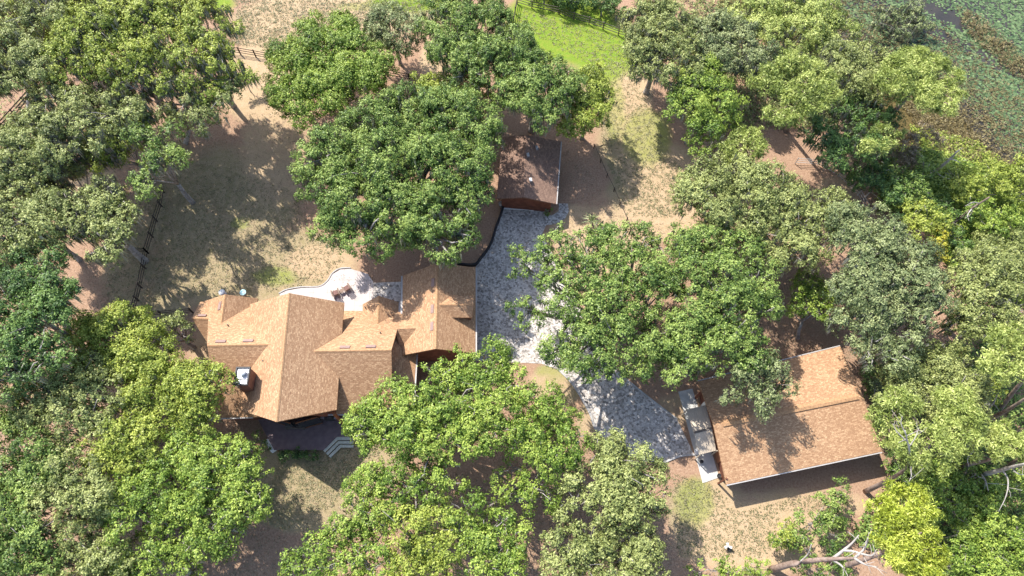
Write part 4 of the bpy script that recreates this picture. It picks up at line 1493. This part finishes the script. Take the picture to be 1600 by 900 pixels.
T(SH, 'grey', 'small grey-green bush at the north-east corner of the outbuilding', 'shrub', 3.5, [(1375, 615, 14), (1368, 605, 9), (1385, 630, 10)], trunk_r=.06, lobe=.6)
T(SH, 'oak', 'green undergrowth bush at the south-east gutter end of the outbuilding', 'shrub', 3, [(1395, 715, 16), (1410, 740, 16), (1440, 765, 18), (1425, 755, 14)], trunk_r=.06, lobe=.7)
# ---- south centre
T(OAK, 'bright', 'big bright green oak in front of the south-east corner of the house', 'tree', 11, [(765, 575, 34), (720, 575, 30), (680, 585, 26), (800, 595, 26), (755, 615, 38), (710, 620, 36), (665, 630, 36), (620, 640, 36), (585, 655, 34), (562, 655, 20), (640, 680, 38), (690, 675, 38), (740, 665, 34), (760, 665, 28), (785, 670, 22), (725, 700, 24), (595, 690, 26), (670, 710, 26), (560, 672, 14), (785, 635, 24)], dens=1.2, base=(690, 690), trunk_r=.45)
T(OAK, 'bright', 'bright green oak on the south side of the driveway curve', 'tree', 10, [(845, 635, 34), (880, 655, 30), (835, 680, 36), (875, 700, 30), (905, 690, 20), (855, 720, 24), (815, 650, 20), (820, 700, 22), (800, 680, 18)], dens=1.2)
T(OAK, 'bright', 'green oak at the lower left of the big front oak', 'tree', 10, [(625, 755, 32), (680, 735, 28), (590, 755, 30), (650, 775, 28), (560, 770, 30), (700, 745, 22), (555, 806, 24), (588, 800, 30)], dens=1.15)
T(OAK, 'bright', 'green oak with a light dome on the bottom edge left of centre', 'tree', 10, [(528, 850, 28), (485, 870, 30), (540, 880, 34), (590, 845, 36), (460, 890, 18), (585, 890, 30), (528, 822, 12)], dens=1.15)
T(OAK, 'lime', 'yellow-green oak on the bottom edge near the red-brown clearing', 'tree', 10, [(640, 835, 34), (680, 830, 28), (640, 880, 34), (680, 875, 32), (615, 815, 22)], dens=1.15)
T(OAK, 'bright', 'green oak on the bottom edge just left of the pale round trees', 'tree', 9, [(730, 800, 30), (715, 845, 32), (760, 835, 32), (800, 850, 28), (745, 885, 32), (795, 890, 30), (785, 815, 20)], dens=1.1, sparse=.15)
T(OAK, 'bright', 'small oak with exposed white branches right of the red-brown clearing', 'tree', 8, [(835, 755, 24), (800, 735, 18), (855, 775, 22), (825, 785, 20), (780, 740, 14), (765, 790, 18), (800, 770, 16)], dens=1.0, sparse=.4, branchy=1.6)
T(OAK, 'olive', 'large pale grey-green rounded tree below the driveway end', 'tree', 10, [(950, 725, 34), (990, 730, 34), (925, 755, 30), (970, 765, 38), (1015, 775, 30), (905, 790, 26), (945, 790, 28), (1000, 800, 28), (1030, 790, 18), (935, 705, 20)], dens=1.35, lobe=1.0, moss=.15)
T(OAK, 'olive', 'pale round tree on the bottom edge right of centre', 'tree', 9, [(880, 845, 32), (920, 850, 32), (865, 880, 28), (910, 885, 30)], dens=1.35, lobe=1.0)
T(OAK, 'olive', 'pale round tree on the bottom edge beside the shaded dirt yard', 'tree', 9, [(970, 850, 34), (1010, 840, 26), (960, 885, 34), (1005, 880, 30), (990, 895, 28)], dens=1.35, lobe=1.0)
# ---- south-east shrubs
T(SH, 'oak', 'mixed green shrubs around the big fallen bleached tree', 'shrub', 3.5, [(1240, 830, 22), (1275, 825, 26), (1310, 800, 22), (1225, 845, 14), (1295, 780, 18), (1300, 835, 20), (1315, 770, 14)], trunk_r=.08, lobe=.8)
T(SH, 'lime', 'yellow-green shrub at the tip of the bare sandy yard', 'shrub', 3, [(1222, 838, 15), (1240, 850, 13), (1230, 820, 10)], trunk_r=.06, lobe=.7)
T(PINE, 'pine', 'brilliant yellow bushy pine in the south-east', 'pine', 12, [(1374, 792, 20), (1405, 785, 26), (1435, 800, 20), (1388, 828, 24), (1415, 825, 28), (1445, 840, 22), (1402, 868, 26), (1430, 870, 26), (1460, 860, 20), (1440, 890, 20)], base=(1300, 890), group='pines in the south-east', dens=1.35, lobe=.8, branchy=.5)
T(SH, 'oak', 'green shrubs below the big fallen bleached tree on the bottom edge', 'shrub', 3, [(1260, 885, 22), (1295, 890, 22), (1325, 885, 18)], trunk_r=.06, lobe=.8)
T(SH, 'bright', 'bright shrub on the bottom edge of the bare dirt yard', 'shrub', 3, [(1110, 893, 18), (1150, 890, 20), (1190, 885, 18), (1085, 898, 12), (1175, 898, 16)], trunk_r=.06, lobe=.8)
T(SH, 'dark', 'low shaded hedge along the front of the deck', 'hedge', .9, [(446, 711, 9), (456, 711, 9), (466, 711, 9), (476, 711, 9), (486, 711, 9)], trunk_r=.03, lobe=.5, leaf=.1, dens=2.6, branchy=.2)
T(SH, 'oak', 'narrow green hedge beside the whitewashed planter box', 'hedge', 1.2, [(403, 680, 7), (408, 688, 7), (414, 696, 6)], trunk_r=.04, lobe=.5, leaf=.09)
T(SH, 'oak', 'small leafy shrub in the planting bed by the garage door', 'shrub', .9, [(857, 329, 5), (853, 332, 4)], trunk_r=.04, lobe=.4, leaf=.09)

# bare trunks and snags
snag('big bleached fallen-looking dead pine with white forked branches at the bottom right', (1205, 890), [(1245, 879, 3.5), (1290, 874, 6.0), (1335, 872, 7.6)], .34,
     [(.16, (1300, 874, 6.3), (1318, 860, 7.2), (1332, 848, 7.6), (1342, 836, 8.2)), (.13, (1318, 860, 7.2), (1336, 862, 7.6), (1352, 868, 7.8)), (.12, (1300, 874, 6.3), (1315, 884, 6.8), (1322, 894, 7.2)), (.12, (1335, 872, 7.6), (1350, 858, 8), (1356, 842, 8.4), (1358, 832, 8.8)),
      (.12, (1335, 872, 7.6), (1352, 882, 8), (1372, 886, 8.2)), (.1, (1345, 865, 8), (1362, 868, 8.3), (1370, 858, 8.5)), (.08, (1250, 878, 4), (1262, 866, 5), (1268, 850, 6))], mm='pinebark')
snag('bare leaning pine trunk right of the outbuilding corner with a twiggy fork', (1352, 768), [(1385, 752, 5), (1408, 738, 9), (1420, 725, 11)], .26,
     [(.12, (1420, 725, 11), (1421, 705, 12.4), (1418, 690, 13.4), (1414, 672, 14.2)), (.09, (1420, 725, 11), (1432, 726, 11.6), (1442, 727, 12)), (.07, (1418, 690, 13.4), (1402, 675, 14), (1395, 662, 14.5)), (.07, (1422, 728, 11), (1424, 742, 11.5), (1421, 752, 11.8)), (.06, (1419, 700, 12.8), (1430, 684, 13.6), (1436, 668, 14)), (.05, (1416, 680, 14), (1408, 662, 14.6), (1410, 650, 15))], mm='pinebark')
snag('leaning grey pine trunk with a broken white fork near the right edge', (1520, 666), [(1545, 655, 5), (1575, 640, 9), (1606, 620, 13)], .3,
     [(.12, (1547, 654, 5.2), (1532, 641, 6.6), (1516, 642, 7.4)), (.11, (1540, 642, 6), (1552, 630, 7), (1558, 617, 7.8)), (.08, (1532, 641, 6.6), (1538, 630, 7.4), (1534, 620, 8))], mm='pinebark')
snag('long leaning pine trunk low in the south-east wood', (1482, 735), [(1512, 726, 5), (1540, 720, 8), (1562, 714, 10.5)], .24,
     [(.1, (1532, 722, 7.2), (1522, 704, 9), (1512, 690, 10.5)), (.07, (1522, 704, 9), (1512, 716, 9), (1514, 730, 8.4))], mm='pinebark')
snag('pale leaning trunk with side branches reaching the right edge', (1517, 745), [(1550, 738, 6.5), (1580, 730, 10), (1606, 724, 13)], .26,
     [(.1, (1534, 742, 5), (1540, 752, 5.6), (1544, 766, 6.2)), (.08, (1566, 734, 8.6), (1575, 750, 8.8), (1572, 775, 8.4), (1560, 800, 7.6)), (.07, (1580, 730, 10), (1590, 740, 10.5), (1600, 742, 10.6))])
snag('broken bleached snag lying among the silver oaks at the right', (1494, 480), [(1512, 466, 3), (1528, 452, 4.5), (1548, 440, 6)], .22,
     [(.11, (1518, 460, 3.6), (1518, 448, 4.4), (1516, 440, 5)), (.1, (1530, 450, 4.7), (1538, 442, 5.4), (1536, 434, 6)), (.08, (1540, 444, 5.4), (1552, 440, 6), (1560, 436, 6.4))])
snag('leaning bare dead trunk at the marsh edge', (1447, 280), [(1465, 265, 3), (1484, 249, 6), (1496, 236, 8)], .24,
     [(.09, (1484, 249, 6), (1492, 250, 6.6), (1500, 254, 7)), (.08, (1492, 240, 7.5), (1500, 234, 8.4), (1502, 232, 8.8)), (.08, (1462, 268, 2.6), (1472, 276, 3), (1485, 280, 3.2))], mm='deadwood')
snag('long thin dark fallen trunk among bushes at the right', (1468, 364), [(1495, 345, 2), (1520, 325, 4), (1546, 308, 6)], .22,
     [(.08, (1518, 327, 4), (1512, 336, 4.4), (1514, 345, 4.6)), (.07, (1530, 318, 5), (1520, 316, 5.6), (1508, 322, 5.8))], mm='pinebark')
snag('thin pale bare stem at the edge of the wide olive-grey oak', (1152, 420), [(1164, 407, 3), (1178, 392, 6), (1190, 366, 9)], .14, [(.06, (1176, 394, 5.6), (1184, 390, 6.4), (1192, 388, 7))])
snag('white leaning bare trunk by the edge of the lakeside wood', (1398, 520), [(1386, 502, 3), (1392, 490, 4.5)], .12, [(.05, (1388, 498, 3.5), (1398, 494, 4), (1404, 490, 4.4))]) if False else None

# spiky palm clump on the bare dirt yard
pr = thing('palm_plant', px(925, 348), 'spiky low palm with arching fronds on the bare dirt yard', 'palm')
q = px(924, 350)
b = MB()
b.tube([q, q + Vector((0, 0, .7))], [.16, .12], 8)
b.build('stem', M['bark'], pr)
for k in range(20):
    a = 2 * PI * k / 20 + rng.normal(0, .12)
    L = rng.uniform(1.1, 1.7)
    el = rng.uniform(.25, 1.1)
    dv = Vector((math.cos(a), math.sin(a), 0))
    sd_ = Vector((-dv.y, dv.x, 0)) * .06
    c0 = q + Vector((0, 0, .65))
    c1 = c0 + dv * L * .5 * math.cos(el) + Vector((0, 0, L * .5 * math.sin(el)))
    c2 = c1 + dv * L * .5 - Vector((0, 0, L * .12))
    co = np.array([c0 - sd_ * .4, c1 - sd_, c1 + sd_, c0 - sd_ * .4, c1 + sd_, c0 + sd_ * .4, c1 - sd_, c2, c1 + sd_])
    tri_obj('frond', co, np.full(9, rng.uniform(.3, .9)), M['leaf_grey'], pr, pr.location)

# ------------------------------------------------------------------ GROUND COVER (stuff)
def scatter(name, poly, count, size, hgt, pal, per=6, tj=.2, tmean=.5, ymax=None, lake=None, keep=None):
    P = np.array(poly, float)
    lo, hi = P.min(0), P.max(0)
    U = rng.uniform(lo[0], hi[0], count * 3)
    V = rng.uniform(lo[1], hi[1], count * 3)
    k = in_poly(U, V, poly)
    U, V = U[k][:count], V[k][:count]
    x = (U - 800) / FPX
    y = (450 - V) / FPX
    dx, dy, dz = x, y * CT + ST, y * ST - CT
    s = H / -dz
    X_, Y_ = dx * s, dy * s
    if keep is not None:
        kk = keep(X_, Y_)
        X_, Y_ = X_[kk], Y_[kk]
    Z_ = ground_z(X_, Y_)
    if lake is not None:
        Z_ = np.full(len(X_), lake)
    c = np.stack([X_, Y_, Z_ + hgt * .4], 1)
    o = np.tile([0, 0, 1.0], (len(c), 1))
    tt = np.clip(rng.normal(tmean, tj, len(c)), 0, 1)
    co, ti = leaves_at(c, o, per, np.array([size * 1.1, size * 1.1, hgt * .35]), size, .35, .2, tt)
    return tag(tri_obj(name, co, ti, M['leaf_' + pal], None, (0, 0, 0)), kind='stuff')


scatter('weeds', [(365, 0), (690, 0), (670, 40), (560, 40), (470, 60), (420, 75), (350, 70), (370, 30)], 2600, .12, .15, 'weed', 5, tmean=.45)
scatter('grass_tufts', [(805, 40), (815, 12), (975, 62), (985, 100), (1045, 240), (1080, 280), (1060, 340), (980, 340), (940, 230), (940, 110)], 3000, .1, .12, 'weed', 5, tmean=.55)
scatter('grass_tufts', [(300, 250), (470, 300), (540, 410), (500, 440), (430, 455), (320, 460), (240, 480), (150, 480), (230, 300)], 3000, .1, .12, 'weed', 4, tmean=.4)
scatter('grass_tufts', [(440, 720), (560, 700), (600, 700), (520, 790), (440, 830), (400, 800)], 1500, .09, .1, 'weed', 4, tmean=.6)
scatter('grass_tufts', [(1050, 740), (1120, 760), (1150, 800), (1330, 760), (1330, 800), (1220, 800), (1200, 870), (1060, 870)], 1600, .09, .1, 'weed', 4, tmean=.45)
scatter('undergrowth', [(1380, 230), (1460, 240), (1600, 290), (1600, 480), (1480, 420), (1440, 330), (1370, 330)], 5200, .2, 1.1, 'bright', 9, tmean=.5, tj=.3)
scatter('undergrowth', [(1340, 560), (1600, 520), (1620, 910), (1460, 910), (1320, 840), (1380, 770), (1390, 700), (1350, 620)], 3600, .2, .9, 'oak', 9, tmean=.5, tj=.28, keep=lambda x, y: ~in_poly(x, y, [(19, 10), (36.6, 13.4), (34.8, 25), (18, 22)]))
scatter('undergrowth', [(985, 0), (1290, 0), (1330, 130), (1300, 200), (1100, 200), (1060, 120)], 3200, .2, .9, 'olive', 8, tmean=.35, tj=.25)
scatter('undergrowth', [(-20, 0), (180, 0), (130, 60), (60, 110), (-20, 120)], 1500, .2, .9, 'lime', 8, tmean=.5, tj=.3)
scatter('undergrowth', [(-20, 130), (60, 130), (110, 290), (80, 400), (120, 500), (60, 640), (-20, 640)], 900, .16, .6, 'olive', 8, tmean=.45, tj=.28)
scatter('leaf_litter', [(200, 160), (470, 180), (470, 420), (150, 480), (100, 300)], 6000, .08, .05, 'brown', 3, tmean=.45, tj=.3)
scatter('leaf_litter', DRIVE, 1500, .07, .03, 'brown', 2, tmean=.4, lake=.04)
scatter('leaf_litter', [(500, 430), (583, 430), (583, 470), (545, 450)], 90, .07, .03, 'brown', 2, tmean=.4, lake=.1)
scatter('leaf_litter', [(0, 600), (430, 640), (450, 900), (0, 900)], 5000, .09, .05, 'brown', 3, tmean=.6)
scatter('leaf_litter', [(470, 640), (830, 700), (1050, 700), (1050, 900), (470, 900)], 5000, .09, .05, 'brown', 3, tmean=.6)
scatter('leaf_litter', [(880, 220), (980, 340), (1220, 380), (1340, 560), (1080, 600), (860, 380)], 5000, .09, .05, 'brown', 3, tmean=.65)


def marshy(a, c):
    def f(x, y):
        d = lake_depth(x, y)
        return (d > a + rng.normal(0, 1.5, x.shape)) & (d < c + rng.normal(0, 2.0, x.shape))
    return f


scatter('marsh_reeds', [(1280, -40), (1640, -40), (1640, 330), (1480, 290), (1420, 180), (1290, 60)], 9500, .16, .7, 'reed', 8, tmean=.45, tj=.25, keep=marshy(-9, 0.5))
scatter('floating_weeds', [(1280, -40), (1640, -40), (1640, 330), (1480, 290), (1420, 180), (1290, 60)], 5500, .15, .12, 'reed', 7, tmean=.42, tj=.25, lake=-.38, keep=marshy(0, 8.5))
scatter('marsh_reeds', [(1500, 10), (1530, 20), (1640, 120), (1640, 150), (1580, 110), (1510, 45)], 700, .16, .5, 'reed', 8, tmean=.4, tj=.25, lake=-.4)
scatter('marsh_greens', [(1420, 200), (1520, 220), (1640, 300), (1600, 330), (1470, 280)], 2200, .18, .6, 'lime', 7, tmean=.45, tj=.25)
T(SH, 'grey', 'grey dead-looking bush standing in the shallow lake at the top edge', 'shrub', 3.2, [(1395, 22, 20), (1425, 28, 22), (1440, 40, 16), (1375, 35, 14), (1410, 45, 16)], trunk_r=.06, lobe=.8, sparse=.5, moss=.8, dens=.6)
# lily pads
cnt = 40000
U = rng.uniform(1280, 1680, cnt)
V = rng.uniform(-60, 330, cnt)
x = (U - 800) / FPX
y = (450 - V) / FPX
s = (H + .4) / -(y * ST - CT)
X_, Y_ = x * s, (y * CT + ST) * s
dl = lake_depth(X_, Y_)
clump = np.sin(X_ * .31 + 1.3 * np.sin(Y_ * .23)) + np.sin(Y_ * .37 + X_ * .12 + 1.1) + .8 * np.sin(X_ * .9 + Y_ * 1.1)
chan = np.abs((X_ - 63) * .62 + (Y_ - 68) * .78)
ok = (dl > 0.8 + rng.exponential(2.6, cnt)) & (clump > -1.3 + rng.normal(0, .7, cnt)) & ((chan > 1.1) | (rng.random(cnt) < .3))
X_, Y_ = X_[ok], Y_[ok]
N = len(X_)
r = rng.uniform(.09, .21, N)
a0 = rng.uniform(0, 2 * PI, N)
K = 7
ang = a0[:, None] + np.linspace(.18, 2 * PI - .18, K)[None]
vx = X_[:, None] + np.cos(ang) * r[:, None]
vy = Y_[:, None] + np.sin(ang) * r[:, None]
tz = rng.normal(0, .03, (N, 1)) * np.sin(ang) - .385
co = np.concatenate([np.stack([X_, Y_, np.full(N, -.39)], 1)[:, None], np.stack([vx, vy, tz], -1)], 1)
idx = (np.arange(N) * (K + 1))[:, None, None] + np.array([[0, k, k + 1] for k in range(1, K)])[None]
tint = np.repeat(np.clip(rng.normal(.5, .25, N), 0, 1), K + 1)
me = fast_mesh('lily_pads', co.reshape(-1, 3), idx.reshape(-1, 3), 3, M['leaf_pad'], tint=tint)
lp = bpy.data.objects.new('lily_pads', me)
C.objects.link(lp)
tag(lp, kind='stuff')
print('LEAF FACES', ALL_FACES[0], 'pads', N)
